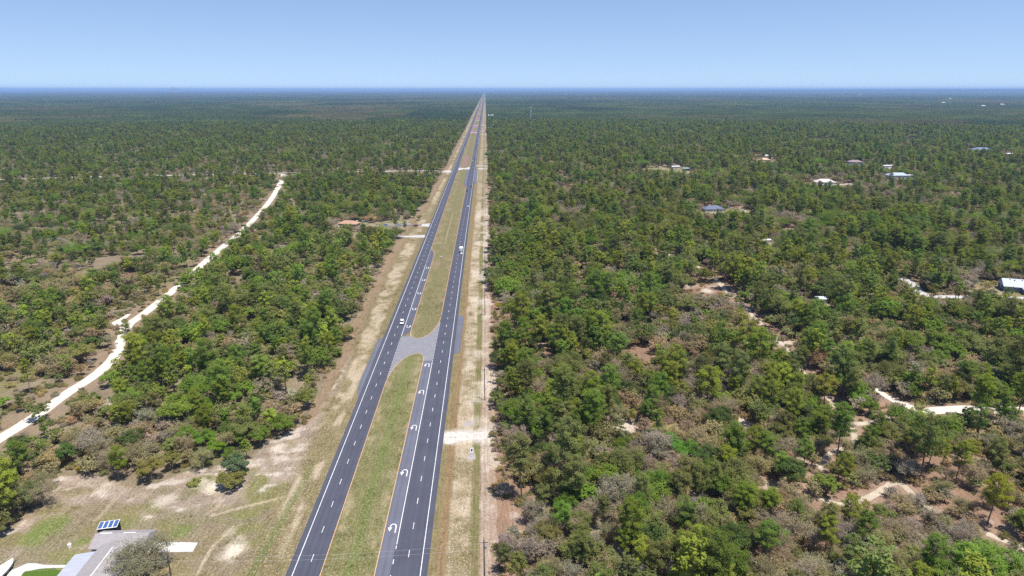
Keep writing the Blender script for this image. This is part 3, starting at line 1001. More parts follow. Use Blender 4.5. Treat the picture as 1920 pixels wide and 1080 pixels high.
def proto_pair(kind, gen, seed, **kw):
    tb, cb = Buf(), Buf()
    gen(tb, cb, np.random.default_rng(seed), **kw)
    t = tb.mesh(kind + '_trunk', TREE_MATS) if tb.V else None
    return t, cb.mesh(kind + '_crown', TREE_MATS)


def proto_joined(kind, gen, seed, **kw):
    bb = Buf()
    gen(bb, bb, np.random.default_rng(seed), **kw)
    me = bb.mesh(kind, TREE_MATS)
    return bpy.data.objects.new(kind + '_source', me)          # never linked to the scene: only feeds the woods


PINES = [dict(h=13.5, rad=3.0), dict(h=16.0, rad=2.9, nb=40), dict(h=11.5, rad=3.0, nb=32), dict(h=15.0, rad=3.5, nb=42), dict(h=10.0, rad=2.3, nb=26), dict(h=14.0, rad=2.4, nb=26)]
OAKS_RANDOM = 5
OAKS = [dict(h=8.5, rad=4.0), dict(h=7.0, rad=3.4, lobes=9), dict(h=9.5, rad=4.8, lobes=13), dict(h=6.0, rad=2.8, lobes=8, cl=8), dict(h=8.0, rad=3.6, lobes=9), dict(h=10.0, rad=8.0, lobes=24, cl=9, per=52)]
BARES = [dict(h=7.5, rad=3.6, per=4, nl=7), dict(h=6.5, rad=3.4, per=5, nl=7), dict(h=8.5, rad=4.3, nl=8, per=2), dict(h=6.0, rad=3.0, per=5), dict(h=7.0, rad=3.8, per=3, nl=7)]
SHRUBS = [dict(), dict(h=1.0, rad=1.0, cl=12), dict(h=2.2, rad=1.6, cl=20), dict(h=1.3, rad=1.8, cl=22)]
HI = {'pine': [proto_pair('pine', gen_pine, 100 + i, **k) for i, k in enumerate(PINES)],
      'oak': [proto_pair('oak', gen_oak, 200 + i, **k) for i, k in enumerate(OAKS)],
      'scrub': [proto_pair('scrub_oak', gen_bare, 300 + i, **k) for i, k in enumerate(BARES)],
      'shrub': [proto_pair('shrub', gen_shrub, 400 + i, **k) for i, k in enumerate(SHRUBS)]}
MID = {'pine': [proto_joined('pine', gen_pine, 100 + i, **k) for i, k in enumerate(PINES)],
       'oak': [proto_joined('oak', gen_oak, 200 + i, **k) for i, k in enumerate(OAKS)],
       'scrub': [proto_joined('scrub_oak', gen_bare, 300 + i, **k) for i, k in enumerate(BARES)],
       'shrub': [proto_joined('shrub', gen_shrub, 400 + i, **k) for i, k in enumerate(SHRUBS)]}
LOW = {'pine': [proto_joined('pine', gen_pine, 100 + i, **{**k, 'nb': 20, 'per': 14, 'leaf': (1.0, 0.42), 'limbs': False, 'cmul': 1.15}) for i, k in enumerate(PINES)],
       'oak': [proto_joined('oak', gen_oak, 200 + i, **{**k, 'cl': 6, 'per': 12, 'leaf': (0.85, 0.6), 'limbs': False}) for i, k in enumerate(OAKS)],
       'scrub': [proto_joined('scrub_oak', gen_bare, 300 + i, **{**k, 'per': 3, 'leaf': (0.6, 0.36), 'limbs': False, 'tw': 0.07}) for i, k in enumerate(BARES)]}
PROTO_R = {'pine': [k['rad'] for k in PINES], 'oak': [k['rad'] for k in OAKS], 'scrub': [k['rad'] for k in BARES], 'shrub': [1.3, 1.0, 1.6, 1.8]}
PROTO_H = {'pine': [k['h'] for k in PINES], 'oak': [k['h'] for k in OAKS], 'scrub': [k['h'] for k in BARES], 'shrub': [1.5, 1.0, 2.2, 1.3]}

TINT = {'pine': [('mid-green', (0.066, 0.098, 0.020)), ('yellow-green', (0.098, 0.118, 0.020)), ('dull olive', (0.075, 0.088, 0.030))],
        'oak': [('dark green', (0.047, 0.066, 0.022)), ('olive green', (0.082, 0.090, 0.032)), ('bright green', (0.070, 0.104, 0.019))],
        'scrub': [('tan-brown', (0.140, 0.122, 0.074)), ('olive-tan', (0.118, 0.120, 0.058)), ('grey', (0.138, 0.130, 0.112))],
        'shrub': [('olive', (0.082, 0.088, 0.034)), ('straw-coloured', (0.135, 0.112, 0.052)), ('greyish', (0.130, 0.112, 0.085))]}


# ------------------------------------------------------------------ where the trees stand
def view_mask(x, y, mu=150, vmax=1330, hz=0.0):
    u, v, zc = proj(x, y, hz)
    return (zc > 5) & (u > -mu) & (u < 1920 + mu) & (v < vmax)


def jitter_grid(x0, x1, y0, y1, s, rng):
    nx_, ny_ = int((x1 - x0) / s), int((y1 - y0) / s)
    gx_, gy_ = np.meshgrid(np.arange(nx_), np.arange(ny_))
    x = x0 + (gx_ + rng.uniform(0, 1, gx_.shape)) * s; y = y0 + (gy_ + rng.uniform(0, 1, gy_.shape)) * s
    return x.reshape(-1), y.reshape(-1)


def free(x, y, pad=0.0):
    """not on roads, verges, yard, trails or in a clearing"""
    ok = ~((x < WOOD_R + 2.2 + pad) & (x > wood_l(y) - 2.6 - pad))
    ok &= ~(inpoly(x, y, YARD))
    ok &= trail_mask(x, y, 0.6 + pad) == 0
    return ok


def hides(x, y, h):
    """how badly a tree of height h standing here hides a track (0..1)"""
    D = np.hypot(x, y)
    ux, uy = x / D, y / D
    reach = h * D / CAM_H
    bad = np.zeros(np.shape(x))
    for f in (0.2, 0.4, 0.6, 0.8):
        t = trail_mask(x + ux * reach * f, y + uy * reach * f, 0.8)
        bad = np.maximum(bad, np.where(t == 1, 0.94, np.where(t == 2, 0.70, np.where(t == 3, 0.9, np.where(t == 4, 0.97, 0)))))
    return bad


def choose(x, y, rng):
    """kind, variant, tint index for every spot"""
    n = len(x)
    a = fbm(x, y, 38, 3, 61); b_ = fbm(x, y, 55, 3, 62)
    D = np.hypot(x, y)
    track = dist_line(x, y, WHITE_TRACK)
    side = np.where(x > 0, 0, np.where((x > np.interp(y, [p[1] for p in WHITE_TRACK], [p[0] for p in WHITE_TRACK])), 1, 2))
    pb = np.choose(side, [0.46, 0.33, 0.48]) ; pp = np.choose(side, [0.58, 0.52, 0.62])
    farw = sstep(450, 1100, D)
    pb = pb * (1 - farw) + (np.where(D < 1700, 0.36, 0.22) * farw); pp = pp * (1 - farw) + 0.58 * farw
    spot = np.zeros(n)
    for u_, v_, r_ in ((230, 850, 15), (175, 850, 14), (290, 830, 12), (150, 800, 12), (60, 935, 10), (1290, 800, 16), (1010, 900, 14), (960, 1010, 12), (1190, 870, 14)):
        cx_, cy_ = G(u_, v_); spot = np.maximum(spot, sstep(r_ * 1.3, r_ * 0.6, np.hypot(x - cx_, y - cy_)))
    pb = pb + (a - 0.5) * 1.7 + spot * 0.55; pp = pp + (b_ - 0.5) * 1.2
    pb = np.clip(pb, 0.03, 0.93); pp = np.clip(pp, 0.06, 1 - pb * 0.9)
    r = rng.uniform(0, 1, n)
    kind = np.where(r < pb, 2, np.where(r < pb + pp * (1 - pb) / np.maximum(1e-3, 1), 0, 1))
    t = (fbm(x, y, 22, 2, 71) - 0.5) * 1.6 + 0.5 + rng.normal(0, 0.2, n)
    ti = np.clip((t * 3).astype(int), 0, 2)
    return kind, ti, side


TINTK = np.array([2.72, 2.62, 2.4])
KN = ['pine', 'oak', 'scrub']
rng = np.random.default_rng(11)
SPOTS = []          # x, y, kind, variant, scale, rot, tint(3), tint index


def tinted(kind, ti, rng, n):
    base = np.array([[TINT[k][q][1] for q in range(3)] for k in KN + ['shrub']])[kind, ti]
    j = np.exp(rng.normal(0, 0.13, n))[:, None] * np.exp(rng.normal(0, 0.05, (n, 3)))
    return base * j * np.where((kind == 2)[:, None], np.array([2.75, 2.5, 2.15]), TINTK)


def scatter(x0, x1, y0, y1, s, d0, d1, rng, seed_gap=81):
    x, y = jitter_grid(x0, x1, y0, y1, s, rng)
    D = np.hypot(x, y)
    k = (D > d0) & (D <= d1) & view_mask(x, y)
    x, y = x[k], y[k]
    k = free(x, y); x, y = x[k], y[k]
    k = ~in_clear(x, y) | (rng.uniform(0, 1, len(x)) < 0.0); x, y = x[k], y[k]
    kind, ti, side = choose(x, y, rng)
    gap = fbm(x, y, 26, 3, seed_gap)
    dens = np.where(side == 2, 0.82 - 0.75 * sstep(0.48, 0.64, gap) * sstep(900, 500, np.hypot(x, y)), 0.97 - 0.75 * sstep(0.56, 0.66, gap))
    dens = np.where(side == 1, np.maximum(dens, 0.35), dens)
    dens = np.where((side == 0) & (x > 90), np.maximum(dens, 0.62), dens)
    dt = dist_line(x, y, WHITE_TRACK)
    dens = dens * np.where(dt < 14, 0.7, 1)
    k = rng.uniform(0, 1, len(x)) < dens
    x, y, kind, ti, side = x[k], y[k], kind[k], ti[k], side[k]
    n = len(x)
    sc = np.clip(np.exp(rng.normal(-0.03, 0.24, n)), 0.5, 1.65) * np.where(side == 2, 0.86, 1.0)
    sc *= np.where((x > 0) & (x < 9), 0.82, 1.0) * np.where(side == 1, 0.9, 1.0)
    var = np.zeros(n, int)
    for q, kn in enumerate(KN):
        m_ = kind == q
        var[m_] = rng.integers(0, 5 if kn == 'oak' else len(PROTO_R[kn]), m_.sum())
    thin = (side == 2) & (kind == 0)
    var[thin] = np.array([1, 5, 4, 5])[rng.integers(0, 4, thin.sum())]
    hh = np.array([PROTO_H[KN[a]][b_] for a, b_ in zip(kind, var)]) * sc
    cap = cap_height(x, y)
    f = np.minimum(1, cap / hh); sc = sc * f; hh = hh * f
    k = (rng.uniform(0, 1, n) > hides(x, y, hh)) & (f > 0.28)
    rad = np.array([PROTO_R[KN[a]][b_] for a, b_ in zip(kind, var)]) * sc
    # crowns reach over but do not cover the verges
    k &= ~((x < 40) & (x > -20) & (x - rad * 0.62 < WOOD_R - 0.5))
    k &= ~((x < -40) & (x > -100) & (x + rad * 0.62 > wood_l(y) + 0.4))
    x, y, kind, ti, var, sc, hh, rad = (q[k] for q in (x, y, kind, ti, var, sc, hh, rad))
    n = len(x)
    return dict(x=x, y=y, kind=kind, ti=ti, var=var, s=sc, h=hh, r=rad, rz=rng.uniform(0, 6.283, n), tint=tinted(kind, ti, rng, n) * np.where((x < 0) & (np.hypot(x, y) < 700), 1.12, 1.0)[:, None])


near = scatter(-620, 720, 120, 720, 4.6, 0, 700, rng)
mid = scatter(-1500, 1700, 300, 1700, 6.5, 700, 1650, rng)
mid2 = scatter(-2300, 2600, 800, 2700, 7.2, 1650, 2600, rng)
mid = {q: np.concatenate([mid[q], mid2[q]]) for q in mid}
print('trees near/mid', len(near['x']), len(mid['x']))

# low growth under and between the trees
def scatter_shrubs(s, d1, rng):
    x, y = jitter_grid(-420, 480, 120, 560, s, rng)
    D = np.hypot(x, y)
    k = (D <= d1) & view_mask(x, y); x, y = x[k], y[k]
    k = free(x, y, -1.6); x, y = x[k], y[k]
    track = np.interp(y, [p[1] for p in WHITE_TRACK], [p[0] for p in WHITE_TRACK])
    w = fbm(x, y, 12, 3, 91)
    dens = np.where(x < track, 0.85, 0.5) * sstep(0.3, 0.55, w)
    dens = np.where(in_clear(x, y), dens * 0.5, dens)
    dens *= np.where(dist_line(x, y, WHITE_TRACK) < 9, 0.35, 1) * np.where(dist_line(x, y, TRAIL) < 6, 0.5, 1)
    k = rng.uniform(0, 1, len(x)) < dens; x, y = x[k], y[k]
    n = len(x)
    kind = np.full(n, 3); ti = np.clip((rng.uniform(0, 1, n) ** 1.2 * 3).astype(int), 0, 2)
    var = rng.integers(0, 4, n)
    sc = np.clip(rng.normal(1, 0.3, n), 0.5, 1.8)
    return dict(x=x, y=y, kind=kind, ti=ti, var=var, s=sc, h=np.array(PROTO_H['shrub'])[var] * sc, r=np.array(PROTO_R['shrub'])[var] * sc, rz=rng.uniform(0, 6.283, n), tint=tinted(kind, ti, rng, n))


shr = scatter_shrubs(2.6, 520, rng)
print('shrubs', len(shr['x']))


# ------------------------------------------------------------------ single trees placed by hand (photo position of the foot)
HAND = []


def hand(kind, u, v, var, s, tint, label, rz=0.0, group=None, stretch=None):
    x, y = G(u, v)
    HAND.append((kind, x, y, var, s, tint, label, rz, group, stretch))


GREYG = (0.115, 0.112, 0.055); OLV = (0.10, 0.10, 0.036); BRT = (0.07, 0.12, 0.018); DKG = (0.05, 0.078, 0.026)
hand('oak', 274, 1076, 5, 1.0, (0.108, 0.106, 0.07), 'big grey-green oak spreading over the shingled house roof', 0.4)
hand('oak', 60, 950, 0, 1.05, (0.085, 0.098, 0.045), 'grey-green oak casting shade at the top corner of the yard', 2.0)
hand('scrub', 82, 948, 2, 1.15, (0.15, 0.13, 0.085), 'bare grey oak beside the grey-green oak at the yard corner', 1.0)
hand('oak', 8, 965, 1, 1.0, (0.085, 0.098, 0.04), 'olive oak at the frame edge beside the yard', 0.6)
hand('oak', 5, 1003, 3, 0.95, (0.085, 0.088, 0.036), 'small olive oak shading the yard above the white boat', 0.2)
hand('oak', 446, 886, 3, 1.45, (0.062, 0.090, 0.048), 'blue-green oak standing alone in the bare yard by the highway', 1.2, None, -1.6)
hand('oak', 434, 914, 3, 1.5, (0.10, 0.10, 0.032), 'low olive bush-like oak at the foot of the lone yard tree', 2.5, None, -2.6)
hand('shrub', 365, 908, 3, 1.5, (0.11, 0.12, 0.032), 'low yellow-green bush on bare sand beside the lone yard tree', 0.5)
hand('scrub', 215, 882, 2, 1.2, (0.135, 0.120, 0.070), 'pale-limbed leafless oak bordering the yard, with silvery twigs', 0.3)
hand('scrub', 250, 872, 0, 1.25, (0.13, 0.117, 0.065), 'grey-limbed oak in the middle of the yard border', 1.3)
hand('scrub', 195, 862, 4, 1.2, (0.13, 0.117, 0.07), 'bare twiggy oak behind the yard border', 2.2)
hand('oak', 285, 900, 0, 0.95, (0.112, 0.105, 0.034), 'olive-brown oak overhanging the bare sand of the yard', 0.9)
hand('oak', 322, 880, 4, 0.9, (0.105, 0.105, 0.034), 'olive oak at the yard border behind the bare sand', 0.1)
hand('oak', 125, 870, 1, 1.15, (0.048, 0.080, 0.022), 'dark green rounded oak at the yard border', 1.9)
hand('shrub', 155, 880, 2, 1.3, (0.17, 0.135, 0.012), 'golden yellow bush at the yard border', 0.0)
hand('oak', 385, 845, 0, 1.0, BRT, 'vivid green oak in the yard border woods', 0.7)
hand('oak', 408, 855, 3, 1.1, (0.08, 0.13, 0.014), 'bright yellow-green small oak above the yard', 1.7)
hand('oak', 445, 835, 2, 0.85, (0.07, 0.10, 0.022), 'wide green oak between yard and highway verge', 0.2)
hand('oak', 530, 815, 0, 1.0, (0.075, 0.11, 0.02), 'fresh green oak shading the highway verge', 2.8)
hand('oak', 575, 765, 4, 1.1, (0.095, 0.11, 0.03), 'yellowish oak casting a dark shadow on the highway verge', 0.9)
hand('oak', 786, 413, 3, 0.9, (0.105, 0.10, 0.028), 'round brownish tree standing alone by the grey driveway', 0.0)
hand('pine', 742, 428, 4, 0.85, (0.05, 0.08, 0.02), 'dark green tree beside the grey driveway', 0.9)
hand('pine', 760, 433, 4, 0.85, (0.055, 0.095, 0.018), 'green leafy tree beside the cars on the grey driveway', 2.9)
hand('oak', 776, 409, 3, 0.7, (0.065, 0.085, 0.03), 'small dark tree behind the grey driveway', 2.9)
hand('pine', 245, 663, 1, 0.98, (0.085, 0.098, 0.026), 'slim pine with a bare trunk beside the white track bend', 0.4)
hand('pine', 271, 662, 0, 0.95, (0.075, 0.10, 0.026), 'rounded pine with a visible trunk beside the white track bend', 1.4)
hand('pine', 300, 640, 0, 0.9, (0.07, 0.1, 0.024), 'broad pine standing just behind the pair at the track bend', 2.4)
hand('pine', 299, 555, 5, 0.8, (0.07, 0.09, 0.026), 'thin tall pine at the edge of the white track', 2.4)
hand('pine', 237, 563, 0, 0.7, (0.08, 0.10, 0.026), 'small pine in the open scrub beyond the white track', 1.2)
hand('oak', 168, 590, 1, 0.9, (0.055, 0.08, 0.03), 'dark round tree alone in the open scrub by the turnout', 1.2)
hand('pine', 1737, 885, 3, 1.05, (0.10, 0.115, 0.02), 'broad yellow-green pine standing in reddish leaf litter', 0.3)
hand('pine', 1700, 862, 1, 0.9, (0.095, 0.11, 0.02), 'slender yellow-green pine beside the broad one in reddish litter', 1.3)
hand('pine', 1764, 880, 0, 0.8, (0.10, 0.112, 0.02), 'small yellow-green pine beside the broad one in reddish litter', 2.3)
hand('pine', 1850, 985, 3, 1.1, (0.115, 0.125, 0.015), 'golden-topped pine above the reddish clearing', 0.6)
hand('oak', 1290, 870, 2, 0.95, (0.06, 0.125, 0.02), 'fresh bright green oak between tan bare oaks', 0.6)
hand('oak', 1255, 850, 0, 0.95, (0.055, 0.125, 0.024), 'pale bright green oak beside the sandy gap', 1.6)
hand('oak', 935, 580, 3, 0.7, (0.14, 0.135, 0.014), 'yellow bush-like tree leaning over the power-pole strip', 0.0)

hx = np.array([q[1] for q in HAND]); hy = np.array([q[2] for q in HAND])
for S in (near, shr):
    d = np.min(np.hypot(S['x'][:, None] - hx[None], S['y'][:, None] - hy[None]), 1)
    lim = 2.8 if S is near else 1.6
    keep = d > lim
    for q in S:
        S[q] = S[q][keep]
# keep the view of the hand-placed trees at the yard border and track open
for i, q in enumerate(HAND):
    if q[0] == 'shrub':
        continue
    D = math.hypot(q[1], q[2])
    ux, uy = q[1] / D, q[2] / D
    dx, dy = near['x'] - q[1], near['y'] - q[2]
    al = dx * ux + dy * uy; ac = np.abs(-dx * uy + dy * ux)
    keep = ~((al < 0) & (al > -6.5) & (ac < 3.0))
    for k_ in near:
        near[k_] = near[k_][keep]


# ------------------------------------------------------------------ labels for the single trees
def zone(x, y):
    if x > 0:
        a = ('at the power-pole strip' if x < 9 else 'just behind the power-pole strip' if x < 24 else 'in woods behind the power poles' if x < 60 else 'in deep woods toward the trail' if x < 110 else 'around the winding sand trail' if x < 165 else 'beyond the winding sand trail')
        c = ('before the sandy driveway' if y < 190 else 'level with the sandy driveway' if y < 235 else 'between driveway and crossover' if y < 290 else 'level with the crossover' if y < 335 else 'past the crossover')
    else:
        tr_x = np.interp(y, [p[1] for p in WHITE_TRACK], [p[0] for p in WHITE_TRACK])
        f = (x - tr_x)
        a = ('along the highway verge' if x > -82 else 'in woods near the highway verge' if x > -105 else 'midway from highway to white track' if f > 45 else 'in the woods by the white track' if f > 12 else 'bordering the white track' if f > -12 else 'in open scrub beyond the white track' if f > -60 else 'far out beyond the white track')
        c = ('behind the yard' if y < 235 else 'level with the long shoulder' if y < 275 else 'level with the crossover' if y < 335 else 'past the crossover' if y < 400 else 'well past the crossover')
    return a, c


NAME = {'pine': 'pine_tree', 'oak': 'oak_tree', 'scrub': 'scrub_oak_tree', 'shrub': 'shrub'}
NOUN = {'pine': 'pine', 'oak': 'leafy oak', 'scrub': 'half-bare scrub oak', 'shrub': 'low shrub'}
CAT = {'pine': 'pine', 'oak': 'oak', 'scrub': 'scrub oak', 'shrub': 'shrub'}


def single(kind, var, x, y, s, rz, tint, label, group=None):
    t_me, c_me = HI[kind][var]
    if kind == 'shrub':
        o = bpy.data.objects.new('shrub', c_me); COL.objects.link(o)
        o.location = (x, y, 0); o.rotation_euler = (0, 0, rz); o.scale = (s,) * 3
        o['tint'] = [float(q) for q in tint]
        return tag(o, label, 'shrub', group)
    e = bpy.data.objects.new(NAME[kind], None); COL.objects.link(e)
    e.location = (x, y, 0); e.rotation_euler = (0, 0, rz); e.scale = (s,) * 3
    e.empty_display_size = 0.5
    tag(e, label, CAT[kind], group)
    a = bpy.data.objects.new('trunk', t_me); COL.objects.link(a); a.parent = e
    c = bpy.data.objects.new('crown', c_me); COL.objects.link(c); c.parent = e
    c['tint'] = [float(q) for q in tint]; a['tint'] = c['tint']
    return e


for kind, x, y, var, s, tint, label, rz, group, st in HAND:
    e_ = single(kind, var, x, y, s, rz, list(np.array(tint) * TINTK), label, group)
    e_.location.z = st or 0.0

MAXK = 270
taken = {}
for kn, S, q in (('pine', near, 0), ('oak', near, 1), ('scrub', near, 2), ('shrub', shr, 3)):
    u, v, zc = proj(S['x'], S['y'], S['h'] * 0.55)
    ok = (S['kind'] == q) & (u > -25) & (u < 1945) & (v < 1100)
    score = np.where(ok, S['r'] / zc, -1)
    pick = np.argsort(-score)[:MAXK]
    pick = pick[score[pick] > 0]
    taken[kn] = pick
    for i in pick:
        a, c = zone(S['x'][i], S['y'][i])
        size = 'large ' if S['s'][i] > 1.14 else 'small ' if S['s'][i] < 0.86 else ''
        tone = TINT[kn][S['ti'][i]][0]
        lab = f'{size}{tone} {NOUN[kn]} {a}, {c}'
        if len(lab.replace('-', ' - ').split()) > 30 or len(lab.split()) > 15:
            lab = lab.replace('half-bare scrub oak', 'scrub oak').replace('in the woods', 'in woods')
        single(kn, int(S['var'][i]), float(S['x'][i]), float(S['y'][i]), float(S['s'][i]), float(S['rz'][i]), S['tint'][i], lab, lab)


# ------------------------------------------------------------------ the uncountable rest of the woods
def woods(name, protos, x, y, z, var, s, rz, tint, label, cat):
    n = len(x)
    me = bpy.data.meshes.new(name)
    me.vertices.add(n)
    me.vertices.foreach_set('co', np.stack([x, y, z], 1).astype(np.float32).reshape(-1))
    for nm, ty, arr, key in (('pick', 'INT', np.asarray(var).astype(np.int32), 'value'), ('size', 'FLOAT', np.asarray(s).astype(np.float32), 'value'),
                             ('turn', 'FLOAT', np.asarray(rz).astype(np.float32), 'value'), ('tint', 'FLOAT_VECTOR', np.asarray(tint).astype(np.float32).reshape(-1), 'vector')):
        at = me.attributes.new(nm, ty, 'POINT'); at.data.foreach_set(key, arr)
    o = link(name, me, kind='stuff')
    tag(o, label, cat)
    ng = bpy.data.node_groups.new(name, 'GeometryNodeTree')
    ng.interface.new_socket('Geometry', in_out='INPUT', socket_type='NodeSocketGeometry')
    ng.interface.new_socket('Geometry', in_out='OUTPUT', socket_type='NodeSocketGeometry')
    N = ng.nodes; L = ng.links
    gi = N.new('NodeGroupInput'); go = N.new('NodeGroupOutput')
    ip = N.new('GeometryNodeInstanceOnPoints')
    jn = N.new('GeometryNodeJoinGeometry')
    for p in protos:
        oi = N.new('GeometryNodeObjectInfo'); oi.inputs['Object'].default_value = p
        oi.inputs['As Instance'].default_value = False
        gt = N.new('GeometryNodeGeometryToInstance')
        L.new(oi.outputs['Geometry'], gt.inputs[0]); L.new(gt.outputs[0], jn.inputs[0])

    def na(nm, ty):
        q = N.new('GeometryNodeInputNamedAttribute'); q.data_type = ty; q.inputs[0].default_value = nm
        return q.outputs['Attribute']
    L.new(gi.outputs[0], ip.inputs['Points']); L.new(jn.outputs[0], ip.inputs['Instance'])
    ip.inputs['Pick Instance'].default_value = True
    L.new(na('pick', 'INT'), ip.inputs['Instance Index'])
    cx = N.new('ShaderNodeCombineXYZ'); L.new(na('turn', 'FLOAT'), cx.inputs['Z']); L.new(cx.outputs[0], ip.inputs['Rotation'])
    L.new(na('size', 'FLOAT'), ip.inputs['Scale'])
    L.new(ip.outputs[0], go.inputs[0])
    md = o.modifiers.new('scatter', 'NODES'); md.node_group = ng
    return o


WL = {'pine': ('pine_woods', 'countless further pines mixed through the woods out to the middle distance', 'pine woods'),
      'oak': ('oak_woods', 'countless further leafy oaks mixed through the woods out to the middle distance', 'oak woods'),
      'scrub': ('scrub_oak_woods', 'countless further half-bare scrub oaks mixed through the woods', 'scrub woods')}
for q, kn in enumerate(KN):
    rest = np.setdiff1d(np.where(near['kind'] == q)[0], taken[kn])
    k2 = np.where(mid['kind'] == q)[0]
    cat_ = lambda key: np.concatenate([near[key][rest], mid[key][k2]])
    ranged = np.hypot(near['x'][rest], near['y'][rest]) > 520
    nv = len(MID[kn])
    var = np.concatenate([near['var'][rest] + np.where(ranged, nv, 0), mid['var'][k2] + nv])
    # joined instances come in reverse link order
    x = cat_('x')
    woods(WL[kn][0], (MID[kn] + LOW[kn])[::-1] if JOIN_REV else MID[kn] + LOW[kn], x, cat_('y'), x * 0, var, cat_('s'), cat_('rz'), cat_('tint'), WL[kn][1], WL[kn][2])
rest = np.setdiff1d(np.arange(len(shr['x'])), taken['shrub'])
woods('undergrowth', MID['shrub'], shr['x'][rest], shr['y'][rest], shr['x'][rest] * 0, shr['var'][rest], shr['s'][rest], shr['rz'][rest], shr['tint'][rest], 'low olive and straw-coloured undergrowth between the trees', 'undergrowth')


# grass tufts and weeds on the verges, the median and the yard
def gen_tuft(bb, rng, n, r, h):
    cen = np.stack([rng.normal(0, r * 0.5, n), rng.normal(0, r * 0.5, n), np.full(n, 0.02)], 1)
    d = np.stack([rng.normal(0, 0.5, n), rng.normal(0, 0.5, n), rng.uniform(0.35, 0.8, n)], 1)
    tip = cen + d * h
    w = np.stack([rng.normal(0, 1, n), rng.normal(0, 1, n), np.zeros(n)], 1); w *= 0.05 / np.linalg.norm(w, axis=1)[:, None]
    V = np.stack([cen - w, cen + w, tip], 1).reshape(-1, 3)
    bb.add(V, np.arange(3 * n).reshape(n, 3), 1, np.repeat(rng.uniform(0.2, 0.8, n), 3))


TUFT = []
for i, (n_, r_, h_) in enumerate(((18, 0.30, 0.12), (30, 0.55, 0.15), (14, 0.22, 0.2))):
    bb = Buf(); gen_tuft(bb, np.random.default_rng(800 + i), n_, r_, h_)
    TUFT.append(bpy.data.objects.new('tuft_source', bb.mesh('tuft', TREE_MATS)))
x, y = jitter_grid(-190, 4, 128, 420, 0.85, rng)
k = view_mask(x, y, 40, 1200) & (((x > R_OUT + 0.3) & (x < WOOD_R + 2)) | ((x < L_OUT - 0.3) & (x > wood_l(y) - 2)) | ((x > np.where(y < 300, L_YEL, L_TURN) + 0.5) & (x < np.where(y < 300, R_TURN, R_YEL) - 0.5) & ((y < 268) | (y > 358))) | (inpoly(x, y, YARD) & (x < L_OUT - 0.3)))
for c_, r_ in ((G(215, 1050), 17), (G(320, 1028), 10), (G(60, 1075), 14)):
    k &= np.hypot(x - c_[0], y - c_[1]) > r_
k &= ~((x > R_OUT) & (x < 4) & (np.abs(y - 220) < 5.5)) & ~((x < L_OUT) & (x > -55.2) & (y > 250) & (y < 325)) & ~((x > R_OUT) & (x < -12.6) & (y > 297) & (y < 359))
k &= rng.uniform(0, 1, len(x)) < sstep(0.35, 0.65, fbm(x, y, 6, 3, 95)) * 0.75
x, y = x[k], y[k]
tc_, _s = ground_colour(x, y)
tc_ = tc_ * np.exp(rng.normal(0, 0.22, len(x)))[:, None] * np.array([1.75, 1.85, 1.5])
woods('grass', TUFT, x, y, x * 0, rng.integers(0, 3, len(x)), np.exp(rng.normal(0, 0.35, len(x))), rng.uniform(0, 6.28, len(x)), tc_, 'dry olive grass tufts and weeds on the verges, median and yard', 'grass')
print('tufts', len(x))


# ------------------------------------------------------------------ far forest: patches of canopy
m, N, L = newmat('far canopy')
at = N.new('ShaderNodeAttribute'); at.attribute_type = 'INSTANCER'; at.attribute_name = 'tint'
lv = N.new('ShaderNodeAttribute'); lv.attribute_type = 'GEOMETRY'; lv.attribute_name = 'lv'
f = N.new('ShaderNodeMapRange'); f.inputs[3].default_value = 0.66; f.inputs[4].default_value = 1.35
L.new(lv.outputs['Fac'], f.inputs[0])
v = N.new('ShaderNodeVectorMath'); v.operation = 'SCALE'
L.new(at.outputs['Color'], v.inputs[0]); L.new(f.outputs[0], v.inputs['Scale'])
tan = ramp(N, L, lv.outputs['Fac'], 0.86, 0.94)
c = mixcol(N, L, math_node(N, L, 'MULTIPLY', tan, 0.75), v.outputs[0], (0.145, 0.13, 0.08))
d = N.new('ShaderNodeBsdfDiffuse'); L.new(c, d.inputs[0])
t = N.new('ShaderNodeBsdfTranslucent'); L.new(c, t.inputs[0])
mx = N.new('ShaderNodeMixShader'); mx.inputs[0].default_value = 0.4
L.new(d.outputs[0], mx.inputs[1]); L.new(t.outputs[0], mx.inputs[2])
o = N.new('ShaderNodeOutputMaterial'); L.new(mx.outputs[0], o.inputs[0])
M_FAR = m


